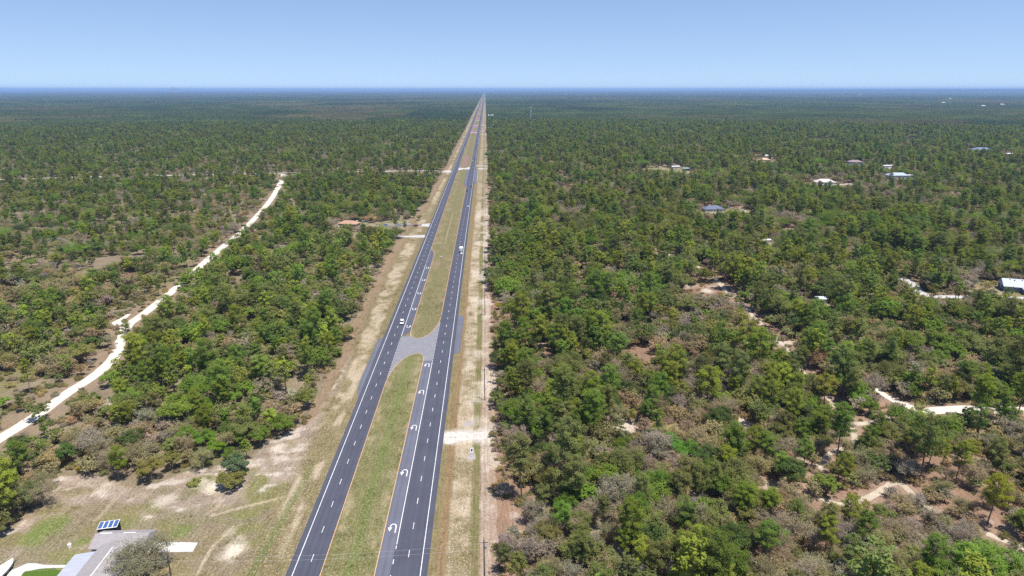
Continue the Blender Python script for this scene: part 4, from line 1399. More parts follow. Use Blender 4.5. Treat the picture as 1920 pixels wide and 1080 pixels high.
def patch(size, sp, leaves, lsz, rng, hmul=1.0):
    n = int(size / sp)
    x, y = jitter_grid(-size / 2, size / 2, -size / 2, size / 2, sp, rng)
    k = len(x)
    hgt = np.clip(rng.normal(10.0, 3.2, k), 4, 19) * hmul
    rad = np.clip(rng.normal(0.46, 0.1, k), 0.25, 0.75) * sp
    lvv = rng.uniform(0.05, 0.85, k); lvv[rng.uniform(0, 1, k) < 0.07] = 0.97
    d = rng.normal(size=(k, leaves, 3)); d[..., 2] = np.abs(d[..., 2]) * 0.9 - 0.2
    d /= np.linalg.norm(d, axis=2)[..., None]
    pos = np.stack([x, y, hgt * 0.62], 1)[:, None, :] + d * np.stack([rad, rad, hgt * 0.38], 1)[:, None, :] * rng.uniform(0.65, 1.05, (k, leaves, 1))
    nr = d * 0.7 + rng.normal(size=d.shape) * 0.4 + np.array([0, 0, 0.5])
    pos = pos.reshape(-1, 3); nr = nr.reshape(-1, 3); nr /= np.linalg.norm(nr, axis=1)[:, None]
    tt = np.cross(nr, rng.normal(size=nr.shape)); tt /= np.linalg.norm(tt, axis=1)[:, None]
    bt = np.cross(nr, tt)
    sz = rng.uniform(0.6, 1.3, len(pos))[:, None] * lsz / 2
    V = np.stack([pos - tt * sz, pos - bt * sz * 0.8, pos + tt * sz, pos + bt * sz * 0.8], 1).reshape(-1, 3)
    bb = Buf(); l_ = np.clip(np.repeat(lvv, leaves) + rng.normal(0, 0.02, k * leaves), 0, 1)
    bb.add(V, np.arange(len(V)).reshape(-1, 4), 0, np.repeat(l_, 4))
    return bpy.data.objects.new('canopy_source', bb.mesh('canopy', [M_FAR]))


P1 = [patch(100, 6.8, 22, 2.1, np.random.default_rng(500 + i)) for i in range(6)]
P2 = [patch(400, 11, 9, 5.0, np.random.default_rng(600 + i), 1.15) for i in range(6)]
P3 = [patch(1600, 34, 6, 16, np.random.default_rng(700 + i), 1.5) for i in range(4)]


def patch_spots(size, d0, d1, rng):
    n = int(d1 / size) + 2
    gx_, gy_ = np.meshgrid(np.arange(-n, n + 1), np.arange(-n, n + 1))
    x = gx_.reshape(-1) * size; y = gy_.reshape(-1) * size
    x = np.where(x >= 0, x + size / 2 + WOOD_R + 3, x + size / 2 - 66)
    D = np.hypot(x, y)
    k = (D > d0) & (D < d1) & view_mask(x, y, 200 + size * 0.4)
    x, y = x[k].astype(float), y[k].astype(float)
    # leave clearings
    k = ~in_clear(x, y, 1.2); x, y = x[k], y[k]
    return x, y


def far_tint(x, y, rng):
    a = fbm(x, y * 0.6, 700, 4, 51); b_ = fbm(x, y * 0.6, 360, 3, 52); c_ = fbm(x, y, 260, 3, 53)
    base = np.array([0.047, 0.070, 0.026]) + np.zeros((len(x), 3))
    for col, w in (((0.028, 0.050, 0.022), sstep(0.50, 0.60, a)), ((0.066, 0.088, 0.026), sstep(0.56, 0.66, c_) * 0.8), ((0.095, 0.086, 0.045), sstep(0.62, 0.70, b_) * 0.7)):
        base = base * (1 - w[:, None]) + np.array(col) * w[:, None]
    return base * np.exp(rng.normal(0, 0.15, len(x)))[:, None] * TINTK * 0.8


rng = np.random.default_rng(21)
X1, Y1 = patch_spots(100, 2590, 5200, rng)
woods('far_forest', P1, X1, Y1, X1 * 0, rng.integers(0, 6, len(X1)), np.ones(len(X1)), rng.integers(0, 4, len(X1)) * math.pi / 2, far_tint(X1, Y1, rng), 'unbroken green forest canopy filling the far distance', 'forest')
X2, Y2 = patch_spots(400, 5150, 20000, rng)
woods('distant_forest', P2, X2, Y2, X2 * 0, rng.integers(0, 6, len(X2)), np.ones(len(X2)), rng.integers(0, 4, len(X2)) * math.pi / 2, far_tint(X2, Y2, rng), 'bluish forest canopy fading toward the horizon', 'forest')
X3, Y3 = patch_spots(1600, 19300, 60000, rng)
woods('horizon_forest', P3, X3, Y3, X3 * 0, rng.integers(0, 4, len(X3)), np.ones(len(X3)), rng.integers(0, 4, len(X3)) * math.pi / 2, far_tint(X3, Y3, rng), 'hazy blue forest line along the horizon', 'forest')
print('patches', len(X1), len(X2), len(X3))

# low wooded ridges on the skyline
def ridge(name, pts, h, w, seed):
    P = np.array(pts, float)
    k = 160
    t = np.linspace(0, 1, k)
    x = np.interp(t, np.linspace(0, 1, len(P)), P[:, 0]); y = np.interp(t, np.linspace(0, 1, len(P)), P[:, 1])
    hh = np.interp(t, [0, 0.15, 0.4, 0.6, 0.85, 1], np.array(h, float)) * (0.75 + 0.5 * fbm(t * 100, t * 0, 9, 4, seed))
    V = []
    for i in range(k):
        V += [(x[i], y[i] - w, -2), (x[i], y[i] - w * 0.4, hh[i] * 0.75), (x[i], y[i], hh[i]), (x[i], y[i] + w, -2)]
    F = [(4 * i + j, 4 * i + 4 + j, 4 * i + 5 + j, 4 * i + 1 + j) for i in range(k - 1) for j in range(3)]
    bb = Buf(); bb.add(V, F)
    return obj(name, bb, paint('hill woods', (0.045, 0.06, 0.03), 1.0, 0.0, var=0.3, scale=0.01), kind='structure')


ridge('hills', [(3500, 26000), (12000, 25000), (22000, 22000), (30000, 17500)], [20, 70, 106, 112, 90, 55], 1500, 5)
ridge('hills', [(-30000, 26000), (-15000, 30000), (-4000, 31000), (9000, 31000)], [30, 40, 55, 45, 50, 50], 1500, 8)

# ------------------------------------------------------------------ air
haze_me = Buf(); haze_me.box(-70000, 70000, -4000, 90000, -3.0, 165.0)
m, N, L = newmat('haze air')
pv = N.new('ShaderNodeVolumePrincipled')
pv.inputs['Color'].default_value = (0.40, 0.62, 1.0, 1)
pv.inputs['Density'].default_value = HAZE_D
pv.inputs['Anisotropy'].default_value = 0.0
om = N.new('ShaderNodeOutputMaterial'); L.new(pv.outputs[0], om.inputs['Volume'])
hz = obj('haze', haze_me, m, kind='stuff')
tag(hz, 'thin bluish haze over the distant forest', 'haze')

# ------------------------------------------------------------------ buildings
def wallpaint(c):
    return paint('wall %.2f %.2f %.2f' % c, c, 0.8, 0.2, var=0.06, scale=1.0)


def roofpaint(c):
    return paint('roof %.2f %.2f %.2f' % c, c, 0.75, 0.3, var=0.14, scale=1.1, stretch=(1, 1, 1))


M_GLASS = paint('dark window glass', (0.03, 0.04, 0.05), 0.12, 0.6, var=0.1)
M_TRIM = paint('white trim', (0.72, 0.72, 0.70), 0.6, 0.3, var=0.05)
M_DOOR = paint('dark door', (0.10, 0.07, 0.05), 0.6, 0.3)
M_CONCR = paint('pale concrete', (0.50, 0.485, 0.455), 0.9, 0.1, var=0.1, scale=0.8)


def roof_shape(bb, w, d, z0, rise, hip, over=0.5, th=0.18):
    """ridge along x; closed body"""
    W, D = w / 2 + over, d / 2 + over
    r = max(0.3, W - D) if hip else W
    b0 = [(-W, -D, z0 - th), (W, -D, z0 - th), (W, D, z0 - th), (-W, D, z0 - th)]
    b1 = [(-W, -D, z0), (W, -D, z0), (W, D, z0), (-W, D, z0)]
    rd = [(-r, 0, z0 + rise), (r, 0, z0 + rise)]
    bb.add(b0 + b1, [(3, 2, 1, 0), (0, 1, 5, 4), (1, 2, 6, 5), (2, 3, 7, 6), (3, 0, 4, 7)])
    bb.add([b1[0], b1[1], rd[1], rd[0]], [(0, 1, 2, 3)]); bb.add([b1[2], b1[3], rd[0], rd[1]], [(0, 1, 2, 3)])
    bb.add([b1[1], b1[2], rd[1]], [(0, 1, 2)]); bb.add([b1[3], b1[0], rd[0]], [(0, 1, 2)])


def window(parent, x, y, z, w, h, side):
    """side: 'f' faces -y, 'l' faces -x, 'r' faces +x"""
    f, g = Buf(), Buf()
    def bx(buf, ww, hh, t0, t1):
        if side == 'f':
            buf.box(x - ww / 2, x + ww / 2, y - t1, y - t0, z - hh / 2, z + hh / 2)
        elif side == 'l':
            buf.box(x - t1, x - t0, y - ww / 2, y + ww / 2, z - hh / 2, z + hh / 2)
        else:
            buf.box(x + t0, x + t1, y - ww / 2, y + ww / 2, z - hh / 2, z + hh / 2)
    bx(f, w + 0.24, h + 0.24, 0.003, 0.05); bx(g, w, h, 0.053, 0.07)
    fo = obj('window', f, M_TRIM, parent); obj('pane', g, M_GLASS, fo)


def house(u, v, w, d, h, rot, wall, roof, label, hip=True, rise=2.2, name='house', cat='house', windows=3, garage=False, door=True, z=0.0, xy=None):
    x, y = xy if xy else G(u, v)
    t = thing(name, label, cat, (x, y, z), R(rot))
    bb = Buf(); bb.box(-w / 2, w / 2, -d / 2, d / 2, -0.1, h - 0.19)
    wl = obj('wall', bb, wallpaint(wall), t)
    if not hip:
        for s in (-1, 1):
            g = Buf(); x0, x1 = (-w / 2, -w / 2 + 0.2) if s < 0 else (w / 2 - 0.2, w / 2)
            rz = rise * (d / 2) / (d / 2 + 0.5) * 0.96
            g.add([(x0, -d / 2 + .05, h - 0.185), (x0, d / 2 - .05, h - 0.185), (x0, 0, h + rz - 0.1), (x1, -d / 2 + .05, h - 0.185), (x1, d / 2 - .05, h - 0.185), (x1, 0, h + rz - 0.1)], [(0, 2, 1), (3, 4, 5)])
            obj('gable', g, wallpaint(wall), wl)
    bb = Buf(); roof_shape(bb, w, d, h, rise, hip)
    obj('roof', bb, roofpaint(roof), t)
    xs = np.linspace(-w / 2, w / 2, windows + 2)[1:-1] if windows else []
    for i, wx in enumerate(xs):
        if door and i == len(xs) // 2:
            continue
        if garage and wx > w * 0.1:
            continue
        window(t, wx, -d / 2, h * 0.55, 1.3, 1.2, 'f')
    if windows:
        window(t, -w / 2, 0, h * 0.55, 1.2, 1.1, 'l'); window(t, w / 2, 0, h * 0.55, 1.2, 1.1, 'r')
    if door:
        bb = Buf(); bb.box(-0.5, 0.5, -d / 2 - 0.06, -d / 2 - 0.004, 0, 2.05)
        do = obj('door', bb, M_DOOR, t)
    if garage:
        bb = Buf(); bb.box(w * 0.18, w * 0.18 + 4.6, -d / 2 - 0.06, -d / 2 - 0.004, 0, 2.2)
        obj('garage_door', bb, M_TRIM, t)
    return t


house(655, 424, 17, 9, 2.9, -14, (0.34, 0.30, 0.22), (0.40, 0.24, 0.17), 'ranch house with a salmon-tan shingle roof among trees near the highway', hip=True, rise=2.4, windows=4)
house(668, 409, 14, 3.6, 4.0, -4, (0.75, 0.74, 0.74), (0.78, 0.77, 0.78), 'long white trailer home behind the salmon-roofed house', hip=False, rise=0.5, name='trailer_home', cat='trailer')
house(1336, 396, 20, 10, 3.0, 6, (0.50, 0.48, 0.44), (0.12, 0.14, 0.20), 'house with a slate-blue hip roof and pale walls in the woods', hip=True, rise=3.0, windows=5)
house(1545, 345, 24, 13, 3.2, -6, (0.60, 0.60, 0.66), (0.56, 0.47, 0.46), 'house with a pinkish-cream hip roof beside a small street', hip=True, rise=3.6, windows=5, garage=True)
house(1602, 310, 21, 12, 6.0, -12, (0.28, 0.31, 0.45), (0.25, 0.185, 0.185), 'tall bluish house with a maroon hip roof', hip=True, rise=2.8, windows=4)
house(1663, 316, 13, 5, 5.0, 0, (0.75, 0.75, 0.75), (0.80, 0.80, 0.80), 'white flat-sided trailer between maroon and grey-blue roofs', hip=False, rise=0.5, name='trailer_home', cat='trailer', windows=2)
house(1681, 334, 27, 12, 4.4, -4, (0.34, 0.38, 0.46), (0.36, 0.41, 0.50), 'long house with a pale grey-blue metal roof', hip=True, rise=3.4, windows=4)
house(1706, 335, 6, 5, 5.0, -10, (0.72, 0.72, 0.72), (0.78, 0.78, 0.78), 'small white shed at the end of the grey-blue metal roof', hip=False, rise=0.8, name='shed', cat='shed', windows=0)
house(1838, 285, 38, 16, 5.0, 8, (0.16, 0.2, 0.33), (0.15, 0.19, 0.29), 'distant house with a deep blue roof', hip=True, rise=4.0, windows=4)
house(1890, 294, 14, 8, 6.0, 0, (0.75, 0.75, 0.73), (0.75, 0.75, 0.75), 'distant white shed near the deep blue roof', hip=False, rise=1.0, name='shed', cat='shed', windows=0)
house(1432, 304, 17, 10, 4.4, 10, (0.55, 0.42, 0.33), (0.52, 0.36, 0.28), 'house with a terracotta-tan roof in front of a white shed roof', hip=True, rise=2.8, windows=3)
house(1440, 297, 18, 8, 5.5, 4, (0.72, 0.72, 0.70), (0.80, 0.80, 0.78), 'white metal shed just behind the terracotta-tan roof', hip=False, rise=1.0, name='shed', cat='shed', windows=0)
house(1332, 306, 22, 7, 5.0, 0, (0.70, 0.70, 0.68), (0.80, 0.80, 0.80), 'long low white roofed barn beyond the bare sandy lot', hip=False, rise=1.0, name='barn', cat='barn', windows=0)
house(1266, 317, 12, 7, 4.0, 4, (0.60, 0.56, 0.50), (0.42, 0.43, 0.45), 'grey-roofed shed on the bare sandy lot', hip=False, rise=1.4, name='shed', cat='shed', windows=1)
house(1286, 320, 9, 6, 3.8, -6, (0.10, 0.12, 0.16), (0.30, 0.45, 0.50), 'dark shed with a teal roof edge on the sandy lot', hip=False, rise=0.8, name='shed', cat='shed', windows=1)
house(1433, 456, 9, 3.2, 3.0, 8, (0.76, 0.76, 0.76), (0.80, 0.80, 0.80), 'white camper trailer alone among trees', hip=False, rise=0.35, name='camper_trailer', cat='trailer', windows=2)
house(1538, 568, 4.2, 5.0, 3.2, 5, (0.5, 0.53, 0.57), (0.55, 0.60, 0.66), 'small pale blue shed in a gap in the woods', hip=False, rise=0.7, name='shed', cat='shed', windows=1)
house(918, 217, 26, 60, 9, 0, (0.75, 0.74, 0.72), (0.80, 0.80, 0.80), 'farther white warehouse beside the highway near the horizon', hip=False, rise=2, name='warehouse', cat='warehouse', windows=0, door=False, xy=(24, 3120))
house(918, 236, 16, 34, 6, 0, (0.75, 0.74, 0.72), (0.78, 0.78, 0.78), 'white warehouse beside the highway on a bright gravel lot', hip=False, rise=1.6, name='warehouse', cat='warehouse', windows=0, door=False, xy=(19, 2330))
house(914, 312, 11, 8, 4.0, 0, (0.74, 0.72, 0.7), (0.78, 0.78, 0.78), 'white roofed store where a driveway meets the pole strip', hip=False, rise=1.2, name='store', cat='store', windows=1, xy=(11, 1112))
for u, v, w, lab in ((1612, 179, 70, 'farthest white shed roof under the skyline'), (1768, 196, 30, 'tiny white barn far across the forest'), (1842, 203, 26, 'tiny white barn farther along the far forest clearing'), (1878, 200, 26, 'smallest far white barn near the frame edge'), (1780, 188, 34, 'tiny white barn highest of the far group')):
    house(u, v, w, w * 0.5, 15, 0, (0.45, 0.45, 0.45), (0.42, 0.42, 0.42), lab, hip=False, rise=5, name='barn', cat='barn', windows=0, door=False)

# house with the pale metal roof and a projecting gabled garage
bx0, by0 = G(1905, 548)
t = thing('house', 'house with a pale blue-white metal roof and blue-shaded gable wall by the street', 'house', (bx0 + 4, by0 + 4, 0), R(-22))
bb = Buf(); bb.box(-9, 9, -6, 6, -0.1, 3.3); obj('wall', bb, wallpaint((0.12, 0.15, 0.25)), t)  # bluish shade of the walls is put into their colour
bb = Buf(); roof_shape(bb, 18, 12, 3.5, 3.6, False); rf = obj('roof', bb, roofpaint((0.44, 0.47, 0.53)), t)
bb = Buf(); bb.add([(-8.95, -5.9, 3.51), (-8.95, 5.9, 3.51), (-8.95, 0, 6.7)], [(0, 2, 1)]); bb.add([(-8.8, -5.9, 3.51), (-8.8, 5.9, 3.51), (-8.8, 0, 6.7)], [(0, 1, 2)]); obj('gable', bb, wallpaint((0.12, 0.15, 0.25)), t)  # gable colour carries the same painted-in shade
for q in ((-3, -1.6), (1.0, -1.2), (-5.2, -1.0)):
    bb = Buf(); bb.tube([(q[0], q[1], 4.8), (q[0], q[1], 6.9)], 0.28, 8); obj('vent_pipe', bb, M_GLASS, rf)
bb = Buf(); bb.box(0.5, 7.5, -10.5, -6.02, -0.1, 3.0); obj('garage_wall', bb, wallpaint((0.2, 0.2, 0.26)), t)  # grey-blue shade painted into the garage walls too
bb = Buf()
bb.add([(0.0, -11.2, 3.05), (8.0, -11.2, 3.05), (8.0, -4, 3.05), (0.0, -4, 3.05), (4.0, -11.2, 5.4), (4.0, -2.6, 5.4)], [(0, 4, 5, 3), (4, 1, 2, 5), (3, 2, 1, 0)]); bb.add([(0.0, -11.2, 3.05), (8.0, -11.2, 3.05), (4.0, -11.2, 5.4)], [(0, 1, 2)])
obj('garage_roof', bb, roofpaint((0.44, 0.47, 0.53)), t)
bb = Buf(); bb.box(1.6, 6.4, -10.6, -10.504, 0, 2.3); obj('garage_door', bb, M_TRIM, t)
window(t, -9, 0.5, 1.8, 1.4, 1.3, 'l'); window(t, -5, -6, 1.8, 1.4, 1.3, 'f'); window(t, -2, -6, 1.8, 1.4, 1.3, 'f')

# ---- house at the yard: shingle roof with a metal porch roof
EZ, RZ = 2.8, 4.7
pA = lambda u, v, z: np.array([*G(u, v, z), z])
t = thing('house', 'shingle-roofed house with a bluish metal porch roof under the big oak', 'house', (*G(200, 1040), 0))
ox, oy = G(200, 1040)


def rel(p):
    return (p[0] - ox, p[1] - oy, p[2])


bl = rel(pA(193, 995, EZ)); br = rel(pA(292, 993, EZ)); fl = rel(pA(170, 1030, EZ))
y_b, y_f = bl[1], fl[1]
xl, xr = (bl[0] + fl[0]) / 2 - 0.3, br[0] + 0.6
yr = (y_b + y_f) / 2
bb = Buf()
for z in (EZ,):
    bb.add([(xl, y_f, z - .2), (xr, y_f, z - .2), (xr, y_b, z - .2), (xl, y_b, z - .2), (xl, y_f, z), (xr, y_f, z), (xr, y_b, z), (xl, y_b, z), (xl + 0.2, yr, RZ), (xr - 0.2, yr, RZ)],
           [(3, 2, 1, 0), (0, 1, 5, 4), (1, 2, 6, 5), (2, 3, 7, 6), (3, 0, 4, 7), (4, 5, 9, 8), (6, 7, 8, 9)])
    bb.add([(xl, y_f, z), (xl, y_b, z), (xl + 0.2, yr, RZ)], [(0, 2, 1)]); bb.add([(xr, y_f, z), (xr, y_b, z), (xr - 0.2, yr, RZ)], [(0, 1, 2)])
shing = paint('taupe shingles', (0.30, 0.275, 0.275), 0.9, 0.15, var=0.16, scale=2.2, stretch=(0.5, 1.6, 1))
rf = obj('roof', bb, shing, t)
for a, c in ((0.10, 0.36), (0.52, 0.78)):
    bb = Buf(); w0 = xl + (xr - xl) * a; w1 = xl + (xr - xl) * c - 0.6
    bb.box(w0, w1, yr - 0.16, yr + 0.16, RZ + 0.0, RZ + 0.12); obj('ridge_vent', bb, M_TRIM, rf)
bb = Buf(); bb.box(xl + .6, xr - .6, y_f + .6, y_b - .6, -0.1, EZ - 0.21); obj('wall', bb, wallpaint((0.42, 0.38, 0.33)), t)
# wing towards the camera
r0 = rel(pA(213, 1024, RZ + 0.25)); r1 = rel(pA(171, 1079, RZ + 0.25))
s0 = rel(pA(183, 1030, 3.3)); s1 = rel(pA(151, 1080, 3.3))
dirv = np.array([r1[0] - r0[0], r1[1] - r0[1]]); ln = np.linalg.norm(dirv); dirv /= ln
side = np.array([dirv[1], -dirv[0]])
if side[0] > 0:
    side = -side
r0 = np.array(r0[:2]); wid = abs(np.dot(np.array(s0[:2]) - r0, side)) + 0.2
WL_ = 16.0


def wp(a, s_, z):
    q = r0 + dirv * a + side * s_
    return (q[0], q[1], z)


RB = RZ + 0.25
bb = Buf()
bb.add([wp(-3, wid, 3.2), wp(WL_, wid, 3.2), wp(WL_, 0, RB), wp(-3, 0, RB), wp(WL_, -wid, 3.2), wp(-3, -wid, 3.2)], [(0, 1, 2, 3), (3, 2, 4, 5), (0, 5, 4, 1)])
bb.add([wp(WL_, wid, 3.2), wp(WL_, -wid, 3.2), wp(WL_, 0, RB)], [(0, 1, 2)])
rf = obj('wing_roof', bb, shing, t)
bb = Buf(); bb.tube([wp(0, 0, RB + 0.02), wp(WL_, 0, RB + 0.02)], 0.14, 6); obj('ridge_cap', bb, M_TRIM, rf)
pw = abs(np.dot(np.array(rel(pA(150, 1028, 2.5))[:2]) - r0, side))
metal = paint('bluish metal roofing', (0.37, 0.385, 0.435), 0.6, 0.35, 0.0, var=0.12, scale=1.0, stretch=(0.3, 2.5, 1))
bb = Buf()
bb.add([wp(-0.6, wid + 0.02, 3.22), wp(WL_, wid + 0.02, 3.22), wp(WL_, pw, 2.5), wp(-0.6, pw, 2.5), wp(-0.6, wid + 0.02, 3.1), wp(WL_, wid + 0.02, 3.1), wp(WL_, pw, 2.38), wp(-0.6, pw, 2.38)],
       [(0, 3, 2, 1), (4, 5, 6, 7), (3, 7, 6, 2), (0, 4, 7, 3), (1, 2, 6, 5)])
obj('porch_roof', bb, metal, t)
for a in (0.2, 4, 8, 12, 15.6):
    bb = Buf(); p = wp(a, pw - 0.3, 0); bb.tube([(p[0], p[1], 0), (p[0], p[1], 2.37)], 0.08, 6); obj('porch_post', bb, M_TRIM, t)
bb = Buf(); c4 = [wp(1.0, wid - .3, 0), wp(WL_ - .4, wid - .3, 0), wp(WL_ - .4, -wid + .4, 0), wp(1.0, -wid + .4, 0)]
ol = [(q[0], q[1]) for q in c4]
bb.prism(ol, -0.1, 3.1); obj('wall', bb, wallpaint((0.42, 0.38, 0.33)), t)
bb = Buf(); p0 = np.array(wp(5.0, wid - .28, 0)); p1 = np.array(wp(6.0, wid - .28, 0)); n_ = np.array([side[0], side[1], 0]) * 0.06
bb.add([p0, p1, p1 + [0, 0, 2.1], p0 + [0, 0, 2.1], p0 + n_, p1 + n_, p1 + n_ + [0, 0, 2.1], p0 + n_ + [0, 0, 2.1]], [(4, 5, 6, 7), (0, 4, 7, 3), (1, 2, 6, 5), (3, 7, 6, 2)])
obj('door', bb, M_DOOR, t)

# ---- shed with four blue panels on its roof
c = np.array(G(200, 1004)); e0 = np.array(G(181, 993, 2.9)); e1 = np.array(G(219, 988, 2.9))
ang = math.atan2(e1[1] - e0[1], e1[0] - e0[0]); wd = float(np.linalg.norm(e1 - e0))
mid_ = (e0 + e1) / 2
t = thing('shed', 'dark shed roofed with four white-framed blue solar panels behind the house', 'shed', (mid_[0], mid_[1], 0.3), ang)
dp = 3.2
bb = Buf(); bb.prism([(-wd / 2 + .1, 0.1), (wd / 2 - .1, 0.1), (wd / 2 - .1, dp - .1), (-wd / 2 + .1, dp - .1)], -0.35, 2.45); obj('wall', bb, paint('black boards', (0.018, 0.018, 0.024), 0.8, 0.2), t)
bb = Buf(); bb.add([(-wd / 2, 0, 2.5), (wd / 2, 0, 2.5), (wd / 2, dp, 2.75), (-wd / 2, dp, 2.75), (-wd / 2, 0, 2.62), (wd / 2, 0, 2.62), (wd / 2, dp, 2.87), (-wd / 2, dp, 2.87)], [(3, 2, 1, 0), (4, 5, 6, 7), (0, 1, 5, 4), (1, 2, 6, 5), (2, 3, 7, 6), (3, 0, 4, 7)])
rf = obj('roof', bb, M_TRIM, t)
cw = wd / 4
for k in range(4):
    x0 = -wd / 2 + k * cw + 0.13; x1 = x0 + cw - 0.26
    zz = lambda yy: 2.62 + 0.25 * yy / dp + 0.02
    bb = Buf(); bb.add([(x0, .2, zz(.2)), (x1, .2, zz(.2)), (x1, dp - .2, zz(dp - .2)), (x0, dp - .2, zz(dp - .2)), (x0, .2, zz(.2) + .03), (x1, .2, zz(.2) + .03), (x1, dp - .2, zz(dp - .2) + .03), (x0, dp - .2, zz(dp - .2) + .03)], [(4, 5, 6, 7), (0, 1, 5, 4), (1, 2, 6, 5), (2, 3, 7, 6), (3, 0, 4, 7)])
    obj('solar_panel', bb, paint('blue panel', (0.055, 0.11, 0.26), 0.3, 0.5, var=0.15), rf)

# slab, walk and lawn
b = Buf(); b.prism([tuple(G(*q)) for q in ((270, 1036), (361, 1035), (371, 1018), (350, 1017), (285, 1016))], -0.1, 0.09)
obj('concrete_slab', b, M_CONCR, kind='structure')
wob_strip('concrete_walk', gp([(126, 1062), (90, 1062.5), (50, 1063.5), (33, 1071), (22, 1084), (10, 1100)]), [1.1, 1.1, 1.2, 3.2, 3.8, 4.0], M_CONCR, 0.03, 0.03, 30)
b = Buf(); flat(b, [tuple(G(*q)) for q in ((40, 1076), (52, 1068), (104, 1066), (114, 1072), (95, 1100), (30, 1100))], 0.02)
obj('lawn', b, paint('short lawn', (0.075, 0.125, 0.022), 1.0, 0.0, var=0.3, scale=2.5), kind='structure')
x, y = G(131, 1026)
t = thing('water_tank', 'small white cylindrical tank on the green patch behind the house', 'tank', (x, y, 0))
bb = Buf(); bb.tube([(0, 0, 0), (0, 0, 1.0), (0, 0, 1.02), (0, 0, 1.25)], [0.5, 0.5, 0.48, 0.15], 14); obj('barrel', bb, M_TRIM, t)
bb = Buf(); bb.tube([(0, 0, 1.25), (0, 0, 1.34)], 0.16, 10); bb.tube([(0, 0, 1.34), (0, 0, 1.345)], [0.16, 0.01], 10); obj('lid', bb, M_TRIM, t)

# ---- white boat on a trailer at the corner of the picture
p0 = np.array(G(27, 1057)); p1 = np.array(G(-12, 1098)); hd = math.atan2(p0[1] - p1[1], p0[0] - p1[0]) - math.pi / 2
L_ = float(np.linalg.norm(p0 - p1))
t = thing('boat', 'white motorboat with a grey underside parked on a trailer beside the walk', 'boat', (*((p0 + p1) / 2), 0), hd)
ks = np.linspace(-L_ / 2, L_ / 2, 9)
hw = np.interp(np.linspace(0, 1, 9), [0, 0.5, 0.75, 0.92, 1], [1.15, 1.25, 1.05, 0.55, 0.05])
deck = np.interp(np.linspace(0, 1, 9), [0, 1], [1.45, 1.75])
V, V2 = [], []
for yk, w_, z_ in zip(ks, hw, deck):
    V += [(-w_, yk, z_), (-w_ * 0.75, yk, 0.75), (0, yk, 0.5 if yk < L_ / 2 - .1 else 1.1), (w_ * 0.75, yk, 0.75), (w_, yk, z_)]
    V2 += [(-w_, yk, z_), (-w_ * 0.8, yk, z_ + 0.06), (w_ * 0.8, yk, z_ + 0.06), (w_, yk, z_)]
bb = Buf(); bb.add(V, [(5 * i + j, 5 * i + j + 1, 5 * i + j + 6, 5 * i + j + 5) for i in range(8) for j in range(4)]); bb.add(V[:5], [(4, 3, 2, 1)]);
obj('hull', bb, paint('grey hull', (0.22, 0.22, 0.24), 0.4, 0.4), t)
bb = Buf(); bb.add(V2, [(4 * i + j, 4 * i + 4 + j, 4 * i + 5 + j, 4 * i + 1 + j) for i in range(8) for j in range(3)]); obj('deck', bb, paint('white gelcoat', (0.82, 0.82, 0.82), 0.3, 0.5, var=0.04), t)
bb = Buf(); bb.box(-0.75, 0.75, -0.2, 1.1, 1.6, 2.3); cb_ = obj('cabin', bb, paint('white gelcoat', (0.82, 0.82, 0.82)), t)
bb = Buf(); bb.box(-0.65, 0.65, 1.103, 1.13, 1.85, 2.2); obj('windscreen', bb, M_GLASS, cb_)
for s in (-1, 1):
    bb = Buf(); bb.tube([(s * 1.0 - .12, -1, 0.33), (s * 1.0 + .12, -1, 0.33)], 0.33, 14); bb.tube([(s * 1.0 + .12, -1, 0.33), (s * 1.0 + .125, -1, 0.33)], [0.33, 0.02], 14); bb.tube([(s * 1.0 - .125, -1, 0.33), (s * 1.0 - .12, -1, 0.33)], [0.02, 0.33], 14)
    obj('trailer_wheel', bb, paint('tyre rubber', (0.02, 0.02, 0.02), 0.9, 0.1), t)
bb = Buf(); bb.box(-0.06, 0.06, -1.5, L_ / 2 + 1.0, 0.35, 0.47); obj('trailer_tongue', bb, M_GLASS, t)

# ------------------------------------------------------------------ vehicles
M_TYRE = paint('tyre rubber', (0.02, 0.02, 0.02), 0.9, 0.1)
M_LAMP = paint('lamp glass', (0.75, 0.75, 0.7), 0.2, 0.6)
M_TAIL = paint('tail lamp', (0.30, 0.02, 0.02), 0.3, 0.5)


def wheel(parent, x, y, r=0.34, w=0.22):
    bb = Buf(); s = 1 if x > 0 else -1
    bb.tube([(x - s * w, y, r), (x, y, r)], r, 14)
    bb.tube([(x, y, r), (x + s * 0.002, y, r)], [r, r * 0.55], 14)
    wo = obj('wheel', bb, M_TYRE, parent)
    bb = Buf(); bb.tube([(x + s * 0.003, y, r), (x + s * 0.02, y, r)], [r * 0.55, 0.03], 12); obj('rim', bb, M_TRIM, wo)


def loft(bb, secs):
    """secs: list of (y, half width, z bottom, z top) -> closed body with chamfered shoulders"""
    V = []
    for y, w, z0, z1 in secs:
        c = min(0.12, (z1 - z0) * 0.25)
        V += [(-w, y, z0), (-w, y, z1 - c), (-w + c, y, z1), (w - c, y, z1), (w, y, z1 - c), (w, y, z0)]
    n = len(secs)
    F = [(6 * i + j, 6 * i + (j + 1) % 6, 6 * i + 6 + (j + 1) % 6, 6 * i + 6 + j) for i in range(n - 1) for j in range(6)]
    bb.add(V, F)
    bb.poly([V[k] for k in (5, 4, 3, 2, 1, 0)][::-1]); bb.poly([V[6 * (n - 1) + k] for k in (0, 1, 2, 3, 4, 5)][::-1])


